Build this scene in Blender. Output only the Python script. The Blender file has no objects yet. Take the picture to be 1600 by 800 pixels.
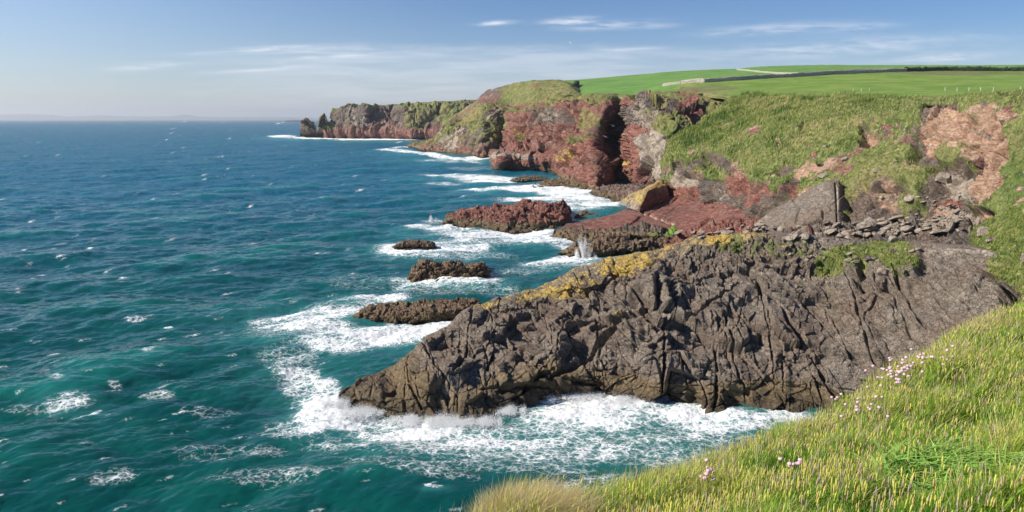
import bpy, math, time
import numpy as np
from math import radians, tan, atan, sin, cos, pi
T0 = time.time()
scn = bpy.context.scene
col = scn.collection
RNG = np.random.default_rng(7)

# ------------------------------------------------------------------ camera
FPX, CAMH = 1250.0, 30.0
TH = atan(214 / FPX)
cam_d = bpy.data.cameras.new('camera'); cam = bpy.data.objects.new('camera', cam_d); col.objects.link(cam)
cam_d.sensor_width = 36; cam_d.lens = 36 * FPX / 1600
cam_d.clip_start = 0.1; cam_d.clip_end = 120000
cam.location = (0, 0, CAMH); cam.rotation_euler = (pi / 2 - TH, 0, 0)
scn.camera = cam

# ------------------------------------------------------------------ light
SUN_EL, SUN_AZ = 36.0, -102.0          # azimuth from the view direction, negative = left
EXPOSURE = 0.64
scn.view_settings.view_transform = 'Standard'; scn.view_settings.look = 'None'
scn.view_settings.exposure = EXPOSURE; scn.view_settings.gamma = 1; scn.view_settings.use_curve_mapping = False
scn.render.engine = 'CYCLES'
cy = scn.cycles
cy.use_denoising = True
cy.max_bounces = 5; cy.diffuse_bounces = 2; cy.glossy_bounces = 2; cy.transmission_bounces = 2; cy.volume_bounces = 0; cy.transparent_max_bounces = 6
cy.caustics_reflective = False; cy.caustics_refractive = False
sd = bpy.data.lights.new('sun', 'SUN'); sun = bpy.data.objects.new('sun', sd); col.objects.link(sun)
sd.energy = 5.0; sd.angle = radians(0.5); sd.color = (1, 0.925, 0.8)
from mathutils import Vector
az, el = radians(SUN_AZ), radians(SUN_EL)
sdir = Vector((sin(az) * cos(el), cos(az) * cos(el), sin(el)))
sun.rotation_euler = sdir.to_track_quat('Z', 'Y').to_euler()

# ------------------------------------------------------------------ node helper
class NT:
    def __init__(s, tree): s.t = tree; tree.nodes.clear()
    def n(s, typ, **kw):
        nd = s.t.nodes.new(typ)
        ins = kw.pop('ins', {})
        for k, v in kw.items(): setattr(nd, k, v)
        for k, v in ins.items(): s.set(nd, k, v)
        return nd
    def set(s, nd, k, v):
        sock = nd.inputs[k]
        if isinstance(v, bpy.types.NodeSocket): s.t.links.new(v, sock)
        elif isinstance(v, bpy.types.Node): s.t.links.new(v.outputs[0], sock)
        else:
            if isinstance(v, (tuple, list)) and len(v) == 3 and sock.type == 'RGBA': v = (*v, 1)
            sock.default_value = v
    def m(s, op, a, b=None, c=None, clamp=False):
        nd = s.t.nodes.new('ShaderNodeMath'); nd.operation = op; nd.use_clamp = clamp
        s.set(nd, 0, a)
        if b is not None: s.set(nd, 1, b)
        if c is not None: s.set(nd, 2, c)
        return nd.outputs[0]
    def vm(s, op, a, b=None, **kw):
        nd = s.t.nodes.new('ShaderNodeVectorMath'); nd.operation = op
        s.set(nd, 0, a)
        if b is not None: s.set(nd, 1, b)
        for k, v in kw.items(): s.set(nd, k, v)
        return nd.outputs[0]
    def mix(s, f, a, b, blend='MIX'):
        nd = s.t.nodes.new('ShaderNodeMix'); nd.data_type = 'RGBA'; nd.blend_type = blend
        s.set(nd, 0, f); s.set(nd, 6, a); s.set(nd, 7, b)
        return nd.outputs[2]
    def ss(s, x, a, b, lo=0., hi=1.):
        nd = s.t.nodes.new('ShaderNodeMapRange'); nd.interpolation_type = 'SMOOTHSTEP'
        s.set(nd, 0, x); s.set(nd, 1, a); s.set(nd, 2, b); s.set(nd, 3, lo); s.set(nd, 4, hi)
        return nd.outputs[0]
    def noise(s, vec, scale, detail=4, rough=0.6, out=0, dist=0.0):
        nd = s.n('ShaderNodeTexNoise', ins={'Vector': vec, 'Scale': scale, 'Detail': detail, 'Roughness': rough, 'Distortion': dist})
        return nd.outputs[out]
    def comb(s, x, y, z):
        nd = s.t.nodes.new('ShaderNodeCombineXYZ'); s.set(nd, 0, x); s.set(nd, 1, y); s.set(nd, 2, z); return nd.outputs[0]
    def sep(s, v):
        nd = s.t.nodes.new('ShaderNodeSeparateXYZ'); s.set(nd, 0, v); return nd.outputs
    def sepc(s, v):
        nd = s.t.nodes.new('ShaderNodeSeparateColor'); s.set(nd, 0, v); return nd.outputs

# ------------------------------------------------------------------ world
w = bpy.data.worlds.new('World'); scn.world = w; w.use_nodes = True
W = NT(w.node_tree)
sky = W.n('ShaderNodeTexSky', sky_type='NISHITA', sun_disc=False, sun_elevation=radians(SUN_EL), sun_rotation=radians(SUN_AZ),
          air_density=1.0, dust_density=0.4, ozone_density=2.5, altitude=30)
tc = W.n('ShaderNodeTexCoord')
X, Y, Z = W.sep(tc.outputs['Generated'])
Yc = W.m('MAXIMUM', Y, 0.05)
a_ = W.m('DIVIDE', X, Yc); e_ = W.m('DIVIDE', Z, Yc)      # direction as slopes east and up
def slope(px, py):
    v = (400 - py) / FPX; y = cos(TH) + v * sin(TH); z = -sin(TH) + v * cos(TH)
    return ((px - 800) / FPX / y, z / y)
wisps = [(772, 36, 24, 2.6, .75), (895, 33, 32, 4.5, .9), (952, 39, 48, 4.5, .65), (1020, 41, 32, 3.5, .3), (405, 77, 85, 3.2, .6), (510, 76, 40, 3, .35), (232, 103, 48, 4.5, .6),
         (985, 77, 42, 2.6, .4), (1205, 46, 88, 6.5, .42), (1345, 43, 42, 5, .35), (1470, 90, 60, 6, .55), (1330, 73, 170, 11, .42), (520, 88, 60, 3, .3), (390, 110, 70, 3, .3), (320, 146, 30, 5, .2)]
n1 = W.noise(W.comb(W.m('MULTIPLY', a_, 9), W.m('MULTIPLY', e_, 110), 0.0), 1.0, 6, 0.62, dist=0.5)
n2 = W.noise(W.comb(W.m('MULTIPLY', a_, 34), W.m('MULTIPLY', e_, 150), 3.0), 1.0, 5, 0.6)
tot = None
for px, py, rx, ry, s_ in wisps:
    ca, ce = slope(px, py)
    dx = W.m('MULTIPLY', W.m('SUBTRACT', a_, ca), FPX / rx)
    tilt = W.m('MULTIPLY', W.m('SUBTRACT', a_, ca), 0.06)
    dy = W.m('MULTIPLY', W.m('SUBTRACT', W.m('SUBTRACT', e_, ce), tilt), FPX / ry)
    g = W.m('EXPONENT', W.m('MULTIPLY', W.m('ADD', W.m('MULTIPLY', dx, dx), W.m('MULTIPLY', dy, dy)), -0.8))
    g = W.m('MULTIPLY', g, s_)
    tot = g if tot is None else W.m('ADD', tot, g)
nn = W.ss(W.m('ADD', W.m('MULTIPLY', n1, 0.6), W.m('MULTIPLY', n2, 0.4)), 0.38, 0.62)
tot = W.m('MULTIPLY', tot, W.m('ADD', W.m('MULTIPLY', nn, 1.1), 0.1))
# the soft bank of low cloud
e0, e1 = slope(0, 82)[1], slope(0, 150)[1]
up = W.ss(W.m('ADD', e_, W.m('MULTIPLY', W.m('SUBTRACT', n2, 0.5), 0.02)), e0 - .004, e0 + .014, 1, 0)
lft = W.ss(a_, slope(230, 0)[0], slope(520, 0)[0]); rgt = W.ss(a_, slope(930, 0)[0], slope(1150, 0)[0], 1, 0.25)
low = W.ss(e_, 0.0, e1, 0.45, 1)
bank = W.m('MULTIPLY', W.m('MULTIPLY', up, lft), W.m('MULTIPLY', rgt, low))
bank = W.m('MULTIPLY', bank, W.m('ADD', W.m('MULTIPLY', W.ss(n1, .35, .65), .24), 0.15))
tot = W.m('ADD', tot, bank, clamp=True)
tot = W.m('MULTIPLY', tot, W.ss(Y, 0.0, 0.3))
skyc = W.mix(1.0, sky, (.98, 1.06, 1.28), 'MULTIPLY')
dp_ = W.m('MAXIMUM', W.m('MULTIPLY', W.ss(a_, slope(-100, 0)[0], slope(900, 0)[0]), W.ss(e_, -.01, .15)), W.ss(Z, .16, .42))
skyc = W.mix(dp_, skyc, W.mix(1.0, skyc, (.5, .66, .8), 'MULTIPLY'))
cl = W.mix(tot, skyc, (9.6, 9.9, 10.6))
bg = W.n('ShaderNodeBackground', ins={'Color': cl, 'Strength': 0.068})
W.n('ShaderNodeOutputWorld', ins={'Surface': bg})

# ------------------------------------------------------------------ numpy noise
_g = np.random.default_rng(11)
GR = _g.normal(size=(512, 3)).astype(np.float32); GR /= np.linalg.norm(GR, axis=1)[:, None]
def ihash(x, y, z, seed=0):
    h = (x.astype(np.uint32) * np.uint32(374761393)) ^ (y.astype(np.uint32) * np.uint32(668265263)) ^ (z.astype(np.uint32) * np.uint32(2246822519)) ^ np.uint32((seed * 3266489917) & 0xffffffff)
    h ^= h >> np.uint32(15); h *= np.uint32(2246822519); h ^= h >> np.uint32(13); h *= np.uint32(3266489917); h ^= h >> np.uint32(16)
    return h
def perlin(p, seed=0):
    p = p.astype(np.float32); i = np.floor(p); f = p - i; i = i.astype(np.int64)
    u = f * f * f * (f * (f * 6 - 15) + 10)
    r = 0
    for dx in (0, 1):
        wx = u[:, 0] if dx else 1 - u[:, 0]
        for dy in (0, 1):
            wy = u[:, 1] if dy else 1 - u[:, 1]
            for dz in (0, 1):
                wz = u[:, 2] if dz else 1 - u[:, 2]
                g = GR[ihash(i[:, 0] + dx, i[:, 1] + dy, i[:, 2] + dz, seed) & np.uint32(511)]
                d = g[:, 0] * (f[:, 0] - dx) + g[:, 1] * (f[:, 1] - dy) + g[:, 2] * (f[:, 2] - dz)
                r = r + d * wx * wy * wz
    return r * 1.5
def fbm(p, octv=4, seed=0, gain=0.5, ridged=False):
    a, s, r = 1.0, 0.0, 0
    for k in range(octv):
        n = perlin(p * (2.03 ** k) + 17.3 * k, seed + k)
        if ridged: n = 1 - 2 * np.abs(n)
        r = r + a * n; s += a; a *= gain
    return r / s
def worley(p, seed=0, jit=0.9):
    p = p.astype(np.float32); i = np.floor(p).astype(np.int64); f = (p - i).astype(np.float32)
    n = len(p); f1 = np.full(n, 9, np.float32); f2 = np.full(n, 9, np.float32); hid = np.zeros(n, np.uint32); vec = np.zeros((n, 3), np.float32)
    for dx in (-1, 0, 1):
        for dy in (-1, 0, 1):
            for dz in (-1, 0, 1):
                h = ihash(i[:, 0] + dx, i[:, 1] + dy, i[:, 2] + dz, seed)
                o = np.stack([(h & np.uint32(1023)), (h >> np.uint32(10)) & np.uint32(1023), (h >> np.uint32(20)) & np.uint32(1023)], 1).astype(np.float32) / 1023
                v = f - (np.array([dx, dy, dz], np.float32) + 0.5 + (o - 0.5) * jit)
                d = np.sqrt((v * v).sum(1))
                c = d < f1
                f2 = np.where(c, f1, np.minimum(f2, d)); f1 = np.where(c, d, f1)
                hid = np.where(c, h, hid); vec[c] = v[c]
    h2 = ihash(hid.astype(np.int64), hid.astype(np.int64) >> 7, np.zeros(n, np.int64), seed + 5)
    r = np.stack([(h2 & np.uint32(255)), (h2 >> np.uint32(8)) & np.uint32(255), (h2 >> np.uint32(16)) & np.uint32(255), (h2 >> np.uint32(24)) & np.uint32(255)], 1).astype(np.float32) / 255
    return f1, f2, r, vec
def sst(x, a, b):
    t = np.clip((x - a) / (b - a), 0, 1); return t * t * (3 - 2 * t)
def rotm(ax, ay, az):
    ax, ay, az = map(radians, (ax, ay, az))
    Rx = np.array([[1, 0, 0], [0, cos(ax), -sin(ax)], [0, sin(ax), cos(ax)]]); Ry = np.array([[cos(ay), 0, sin(ay)], [0, 1, 0], [-sin(ay), 0, cos(ay)]])
    Rz = np.array([[cos(az), -sin(az), 0], [sin(az), cos(az), 0], [0, 0, 1]])
    return Rz @ Ry @ Rx
def blocks(P, scale, rot=(0, 0, 0), seed=0, amp=1., tilt=1., crack=0., cw=.08, warp=.0):
    """offset of a surface broken into angular blocks: each cell is its own tilted facet"""
    q = P @ rotm(*rot).T / np.array(scale)
    if warp: q = q + warp * np.stack([perlin(q * .9, seed + 31), perlin(q * .9 + 9, seed + 32), perlin(q * .9 + 23, seed + 33)], 1)
    f1, f2, r, v = worley(q, seed)
    d = amp * ((r[:, 0] - .5) + tilt * (v * (r[:, 1:4] - .5) * 2).sum(1))
    if crack: d = d - crack * (1 - sst(f2 - f1, 0, cw))
    return d

# ------------------------------------------------------------------ photograph point -> place in the world
def PT(px, py, Y=None, z=None):
    v = (400 - py) / FPX
    d = np.array([(px - 800) / FPX, cos(TH) + v * sin(TH), -sin(TH) + v * cos(TH)])
    t = Y / d[1] if Y is not None else (z - CAMH) / d[2]
    return np.array([0, 0, CAMH]) + t * d
def PROJ(P):
    x, y, z = P[:, 0], P[:, 1], P[:, 2] - CAMH
    fw = y * cos(TH) - z * sin(TH); upv = y * sin(TH) + z * cos(TH); fw = np.maximum(fw, 1e-3)
    return 800 + FPX * x / fw, 400 - FPX * upv / fw
def polydist(PX, PY, pts):
    d = np.full(PX.shape, 1e9)
    for (x0, y0), (x1, y1) in zip(pts[:-1], pts[1:]):
        dx, dy = x1 - x0, y1 - y0; L = dx * dx + dy * dy + 1e-9
        t = np.clip(((PX - x0) * dx + (PY - y0) * dy) / L, 0, 1)
        d = np.minimum(d, np.hypot(PX - x0 - t * dx, PY - y0 - t * dy))
    return d
def blobs(PX, PY, lst):
    """soft patches: (x, y, rx, ry, strength[, angle])"""
    r = np.zeros(PX.shape)
    for b in lst:
        x, y, rx, ry, s = b[:5]; an = radians(b[5]) if len(b) > 5 else 0
        dx, dy = PX - x, PY - y
        u, v = dx * cos(an) + dy * sin(an), -dx * sin(an) + dy * cos(an)
        q = np.sqrt((u / rx) ** 2 + (v / ry) ** 2)
        r = np.maximum(r, s * sst(-q, -1.25, -0.55))
    return r

# ------------------------------------------------------------------ mesh output
def meta(o, label=None, cat=None, group=None, kind=None):
    if label: o['label'] = label
    if cat: o['category'] = cat
    if group: o['group'] = group
    if kind: o['kind'] = kind
    return o
def np_mesh(name, V, F, mat, attrs=None, smooth=True, parent=None):
    """F is an (n,3) or (n,4) index array"""
    me = bpy.data.meshes.new(name); n = len(V); k = F.shape[1]
    me.vertices.add(n); me.vertices.foreach_set('co', np.ascontiguousarray(V, np.float32).ravel())
    me.loops.add(F.size); me.loops.foreach_set('vertex_index', np.ascontiguousarray(F, np.int32).ravel())
    me.polygons.add(len(F)); me.polygons.foreach_set('loop_start', np.arange(0, F.size, k, dtype=np.int32)); me.polygons.foreach_set('loop_total', np.full(len(F), k, np.int32))
    if smooth: me.polygons.foreach_set('use_smooth', np.ones(len(F), bool))
    for an, arr in (attrs or {}).items():
        a = me.attributes.new(an, 'FLOAT_COLOR', 'POINT')
        c = np.ones((n, 4), np.float32); c[:, :arr.shape[1]] = arr; a.data.foreach_set('color', c.ravel())
    me.update(calc_edges=True); me.materials.append(mat)
    o = bpy.data.objects.new(name, me); col.objects.link(o)
    if parent: o.parent = parent
    return o
def grid_faces(nu, nv, flip=False):
    i = np.arange((nu - 1) * (nv - 1)); a = (i // (nv - 1)) * nv + i % (nv - 1)
    F = np.stack([a, a + nv, a + nv + 1, a + 1], 1)
    return F[:, ::-1] if flip else F
def cr(C, idx, k):
    """catmull-rom / linear mix along axis 0 at float positions idx"""
    n = len(C); i = np.clip(np.floor(idx).astype(int), 0, n - 2); f = (idx - i).reshape((-1,) + (1,) * (C.ndim - 1))
    p0, p1, p2, p3 = C[np.maximum(i - 1, 0)], C[i], C[i + 1], C[np.minimum(i + 2, n - 1)]
    c = .5 * (2 * p1 + (p2 - p0) * f + (2 * p0 - 5 * p1 + 4 * p2 - p3) * f * f + (3 * p1 - p0 - 3 * p2 + p3) * f ** 3)
    l = p1 * (1 - f) + p2 * f
    return l * (1 - k) + c * k
def spread(L, dens, mn=2):
    """float positions along controls so that samples are spaced by 1/dens"""
    out = []
    for i, l in enumerate(L):
        m = max(mn, int(l * dens)); out.append(i + np.arange(m) / m)
    return np.concatenate(out + [[len(L)]])
def loft(cols, du, dv, ku=.8, kv=.5):
    C = np.array([[PT(p[0], p[1], Y=p[2]) if not isinstance(p[2], str) else PT(p[0], p[1], z=float(p[2][1:])) for p in c] for c in cols])
    px, py = PROJ(C.reshape(-1, 3)); q = np.stack([px, py], 1).reshape(C.shape[0], C.shape[1], 2)
    Lu = np.linalg.norm(q[1:] - q[:-1], axis=2).max(1); Lv = np.linalg.norm(q[:, 1:] - q[:, :-1], axis=2).mean(0)
    iu, iv = spread(Lu, du), spread(Lv, dv, 3)
    G = cr(C, iu, ku); G = np.swapaxes(cr(np.swapaxes(G, 0, 1), iv, kv), 0, 1)
    gu = np.gradient(G, axis=0); gv = np.gradient(G, axis=1)
    N = np.cross(gu, gv); N /= np.linalg.norm(N, axis=2)[..., None] + 1e-9
    for _ in range(3):   # smooth the normals a little so creases do not fold
        N[1:-1] = (N[2:] + N[:-2] + 2 * N[1:-1]) / 4; N[:, 1:-1] = (N[:, 2:] + N[:, :-2] + 2 * N[:, 1:-1]) / 4
    N /= np.linalg.norm(N, axis=2)[..., None] + 1e-9
    nu, nv = G.shape[:2]
    P = G.reshape(-1, 3); N = N.reshape(-1, 3)
    px, py = PROJ(P)
    uu = np.repeat(iu, nv); vv = np.tile(iv, nu)
    return P, N, px, py, uu, vv, nu, nv
def slope_of(P, nu, nv):
    G = P.reshape(nu, nv, 3); n = np.cross(np.gradient(G, axis=0), np.gradient(G, axis=1)); n /= np.linalg.norm(n, axis=2)[..., None] + 1e-9
    return n.reshape(-1, 3)

# ------------------------------------------------------------------ materials
def new_mat(name):
    m = bpy.data.materials.new(name); m.use_nodes = True
    return m, NT(m.node_tree)
def land_mat(name, s=1.0, bump=1.0, grey=((.07, .06, .055), (.24, .2, .172)), red=((.16, .058, .05), (.37, .16, .118)), fine=1.0, gcol=None):
    """rock with red sandstone, pale rock, lichen, tide stain and turf, mixed by the surface's own attributes"""
    m, T = new_mat(name)
    P = T.n('ShaderNodeNewGeometry').outputs['Position']
    a1 = T.n('ShaderNodeAttribute', attribute_name='m1'); a2 = T.n('ShaderNodeAttribute', attribute_name='m2')
    grass, redm, lich = T.sepc(a1.outputs['Color'])[:3]; pale, wet, field = T.sepc(a2.outputs['Color'])[:3]
    nl = T.noise(P, .12 * s, 5, .6); nm = T.noise(P, .55 * s, 6, .65); nf = T.noise(P, 2.6 * s, 6, .7); nc = T.noise(P, 5.2 * s, 5, .75)
    st = T.noise(T.vm('MULTIPLY', P, (.5 * s, .5 * s, 3.2 * s)), 1.0, 5, .65)
    mixn = T.m('ADD', T.m('MULTIPLY', nm, .4), T.m('ADD', T.m('MULTIPLY', nf, .4), T.m('MULTIPLY', st, .2)))
    v = T.ss(mixn, .36, .64)
    c = T.mix(v, grey[0], grey[1])
    c = T.mix(T.ss(nf, .55, .74, 0, .7), c, (.36, .31, .265))
    c = T.mix(T.ss(T.m('ADD', nl, T.m('MULTIPLY', nf, .3)), .5, .8, 0, .6), c, (.2, .135, .095))
    c = T.mix(T.ss(nc, .36, .5, .75, 0), c, (.03, .026, .025)); c = T.mix(T.ss(nc, .55, .68, 0, .5), c, (.45, .4, .34))
    r = T.mix(T.ss(T.m('ADD', T.m('MULTIPLY', st, .6), T.m('MULTIPLY', nf, .4)), .38, .62), red[0], red[1])
    r = T.mix(T.ss(nm, .5, .68, 0, .75), r, (.42, .27, .2))
    r = T.mix(T.ss(T.m('ADD', T.m('MULTIPLY', nl, .5), T.m('MULTIPLY', nf, .5)), .5, .62, 0, .55), r, (.2, .15, .11))
    r = T.mix(T.ss(nc, .36, .5, .7, 0), r, (.05, .02, .018)); r = T.mix(T.ss(nc, .56, .68, 0, .45), r, (.52, .33, .26))
    br = T.m('SUBTRACT', T.m('ADD', T.m('MULTIPLY', nm, .5), T.m('MULTIPLY', nf, .5)), .5)
    def edge(mask, k=1.6, a=.4, b=.6): return T.ss(T.m('ADD', mask, T.m('MULTIPLY', br, k)), a, b)
    c = T.mix(edge(redm, 1.2, .3, .7), c, r)
    c = T.mix(edge(pale, 1.6), c, T.mix(nf, (.26, .21, .17), (.52, .44, .35)))
    ea = T.n('ShaderNodeAttribute', attribute_name='m3').outputs['Fac']
    c = T.mix(edge(ea, 1.3, .3, .6), c, T.mix(T.ss(st, .35, .65), T.mix(nf, (.36, .19, .13), (.46, .27, .18)), (.52, .37, .27)))
    # tide zone: brown and dark, a pale barnacle line above
    wn = T.m('ADD', wet, T.m('MULTIPLY', br, .9))
    c = T.mix(T.ss(wn, .25, .55, 0, .75), c, T.mix(nf, (.13, .09, .04), (.3, .22, .12)))
    c = T.mix(T.ss(wn, .6, .95, 0, .9), c, (.035, .026, .018))
    c = T.mix(T.m('MULTIPLY', edge(lich, 3.0, .44, .6), T.ss(nc, .25, .45)), c, T.mix(nf, (.58, .35, .03), (.5, .4, .16)))
    # turf
    gn = T.noise(T.vm('MULTIPLY', P, (.9 * s, .9 * s, .5 * s)), 1., 7, .72)
    gl = T.noise(P, .07 * s, 5, .6)
    g0, g1, g2, g3 = gcol or ((.05, .085, .02), (.17, .2, .055), (.33, .32, .13), (.34, .26, .13))
    g = T.mix(T.ss(gn, .32, .5), g0, g1); g = T.mix(T.ss(gn, .48, .66), g, g2)
    g = T.mix(T.ss(T.m('ADD', gl, T.m('MULTIPLY', br, .5)), .5, .68, 0, .55), g, g3)
    g = T.mix(T.ss(T.m('ADD', gl, T.m('MULTIPLY', br, .6)), .3, .46, .45, 0), g, (.07, .15, .02))
    fl = T.mix(T.ss(T.m('ADD', T.m('MULTIPLY', T.noise(P, .05, 6, .75), .75), T.m('MULTIPLY', nf, .25)), .38, .62), (.13, .25, .03), (.27, .36, .07))
    g = T.mix(T.ss(field, .3, .6), g, fl)
    g = T.mix(T.ss(field, .75, .95), g, T.mix(T.ss(T.noise(P, .04, 6, .75), .35, .65), (.115, .25, .045), (.19, .34, .075)))
    gf = edge(grass, 1.5)
    c = T.mix(gf, c, g)
    h = T.m('ADD', T.m('MULTIPLY', nf, .6), T.m('MULTIPLY', nc, .3))
    cr_ = T.n('ShaderNodeTexVoronoi', feature='DISTANCE_TO_EDGE', ins={'Vector': T.vm('ADD', P, T.vm('MULTIPLY', T.noise(P, 1.1 * s, 3, .6, out=1), (1.2, 1.2, 1.2))), 'Scale': 1.0 * s})
    h = T.m('SUBTRACT', h, T.m('MULTIPLY', T.ss(cr_.outputs[0], 0, .04, 1, 0), .45))
    wv_ = T.vm('ADD', T.vm('MULTIPLY', P, (1, 1, 1.5)), T.vm('MULTIPLY', T.noise(P, .5 * s, 4, .6, out=1), (3 / s, 3 / s, 3 / s)))
    c2_ = T.n('ShaderNodeTexVoronoi', feature='DISTANCE_TO_EDGE', ins={'Vector': wv_, 'Scale': .38 * s})
    h = T.m('SUBTRACT', h, T.m('MULTIPLY', T.m('MULTIPLY', T.ss(c2_.outputs[0], 0, .025, 1, 0), T.ss(nm, .4, .55)), .8))
    bmp = T.n('ShaderNodeBump', ins={'Strength': .95 * bump, 'Distance': .55 / s * fine, 'Height': h})
    rough = T.m('SUBTRACT', .92, T.m('MULTIPLY', T.ss(wn, .5, .9), .5))
    b = T.n('ShaderNodeBsdfPrincipled', ins={'Base Color': c, 'Roughness': rough, 'Normal': bmp, 'Specular IOR Level': .3})
    T.n('ShaderNodeOutputMaterial', ins={'Surface': b})
    return m
M_far = land_mat('coast_far', s=.22, bump=.8, gcol=((.045, .065, .02), (.15, .17, .05), (.32, .29, .13), (.34, .25, .13)))
M_mid = land_mat('coast_mid', s=.5, bump=.9, gcol=((.045, .065, .02), (.17, .18, .055), (.34, .3, .13), (.36, .25, .12)))
M_slope = land_mat('coast_slope', s=.9)
M_near = land_mat('near_rock', s=1.5, grey=((.125, .102, .084), (.37, .31, .252)))
M_brown = land_mat('brown_rock', s=1.2, grey=((.12, .075, .045), (.38, .27, .17)))

def simple(name, c1, c2, scale=3, rough=.85, bump=.3, dist=.05):
    m, T = new_mat(name); P = T.n('ShaderNodeNewGeometry').outputs['Position']
    n = T.noise(P, scale, 5, .65)
    b = T.n('ShaderNodeBsdfPrincipled', ins={'Base Color': T.mix(T.ss(n, .35, .65), c1, c2), 'Roughness': rough,
            'Normal': T.n('ShaderNodeBump', ins={'Strength': bump, 'Distance': dist, 'Height': n})})
    T.n('ShaderNodeOutputMaterial', ins={'Surface': b}); return m

def land(name, P, px, py, nu, nv, mat, earth=None, grass=0, red=0, lich=0, pale=0, wet=0, field=0, kind='structure', label=None, cat=None, group=None):
    n = len(P); f = lambda a: np.clip(np.broadcast_to(np.asarray(a, float), (n,)), 0, 1)
    o = np_mesh(name, P, grid_faces(nu, nv), mat, {'m1': np.stack([f(grass), f(red), f(lich)], 1), 'm2': np.stack([f(pale), f(wet), f(field)], 1), **({} if earth is None else {'m3': np.stack([f(earth)] * 3, 1)})}, smooth=name not in ('near_rock_headland', 'red_cliffs', 'sea_rock', 'red_rock_shelf', 'boulder_beach'))
    meta(o, label, cat, group, kind if kind else None)
    return o
RES = 1.0     # mesh samples per photograph pixel, scaled down for quick tests

# ------------------------------------------------------------------ A: the far headland
HX = []       # placeholder for shared rows
def far_head():
    A = [  # waterline, dark base, cliff, brow, top, back
     [(500, 214.5, 'z-1'), (505, 212, 1290), (510, 206, 1300), (513, 203, 1320), (515, 204, 1345), (520, 206, 1380)],
     [(515, 215.5, 'z-1'), (516, 208, 1290), (519, 199, 1300), (522, 194, 1312), (524, 193, 1335), (528, 199, 1380)],
     [(527, 216, 'z-1'), (528, 206, 1285), (530, 190, 1294), (533, 172, 1303), (538, 168.5, 1325), (548, 168, 1420)],
     [(545, 216, 'z-1'), (545, 207, 1270), (546, 188, 1282), (548, 172, 1293), (552, 167.5, 1318), (560, 167, 1420)],
     [(570, 216.5, 'z-1'), (570, 207, 1255), (571, 190, 1263), (574, 172, 1272), (577, 166, 1300), (585, 166, 1400)],
     [(588, 216.8, 'z-1'), (586, 207, 1250), (580, 190, 1268), (580, 173, 1290), (590, 165, 1310), (600, 165, 1400)],
     [(610, 216.5, 'z-1'), (608, 207, 1240), (612, 190, 1290), (617, 171, 1300), (615, 164, 1310), (620, 164, 1400)],
     [(630, 217, 'z-1'), (632, 208, 1215), (633, 194, 1222), (634, 175, 1240), (640, 162, 1300), (650, 162, 1380)],
     [(648, 217, 'z-1'), (646, 210, 1195), (650, 197, 1205), (662, 175, 1240), (666, 159.5, 1290), (675, 160, 1380)],
     [(668, 217, 'z-1'), (672, 210, 1190), (676, 190, 1235), (690, 172, 1255), (697, 159, 1290), (705, 159, 1380)],
     [(690, 217, 'z-1'), (695, 208, 1160), (705, 186, 1190), (715, 170, 1225), (730, 157, 1280), (740, 157, 1380)],
     [(760, 217, 'z-1'), (765, 205, 1140), (770, 185, 1180), (780, 165, 1220), (800, 150, 1280), (810, 152, 1380)]]
    P, N, px, py, uu, vv, nu, nv = loft(A, 3.0 * RES, 4.0 * RES)
    h = P[:, 2]
    cliff = sst(vv, .1, .5) * (1 - sst(vv, 3.2, 3.9))
    rib = fbm(P * np.array([1 / 30, 1 / 60, 1 / 130]), 4, 3, .6, ridged=True)
    d = cliff * (12 * rib + 5 * fbm(P / 14, 4, 5)) + 2.0 * fbm(P / 18, 3, 9) * sst(vv, 3, 4)
    d += cliff * blocks(P, (16, 16, 22), (10, 15, 30), 4, 5, 1)
    P = P + N * d[:, None]
    g = np.where(vv > 3, 1, 0) * 1.0
    g = np.maximum(g, blobs(px, py, [(655, 185, 28, 25, .62, -40), (700, 178, 40, 30, .6), (516, 201, 14, 9, .8), (548, 186, 4, 20, .45), (565, 190, 9, 14, .45), (680, 180, 25, 20, .55)]))
    g = np.where(vv < 1.2, g * .3, g)
    land('far_headland', P, px, py, nu, nv, M_far, grass=g, red=.32 + .3 * sst(-h, -22, -8) - .1 * sst(vv, 2, 3), pale=.12 + .5 * fbm(P / np.array([25, 25, 60]), 3, 37) + blobs(px, py, [(560, 185, 20, 18, .4), (600, 190, 20, 14, .2)]), wet=sst(-h, -7, -1) * .9)
far_head()

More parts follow.
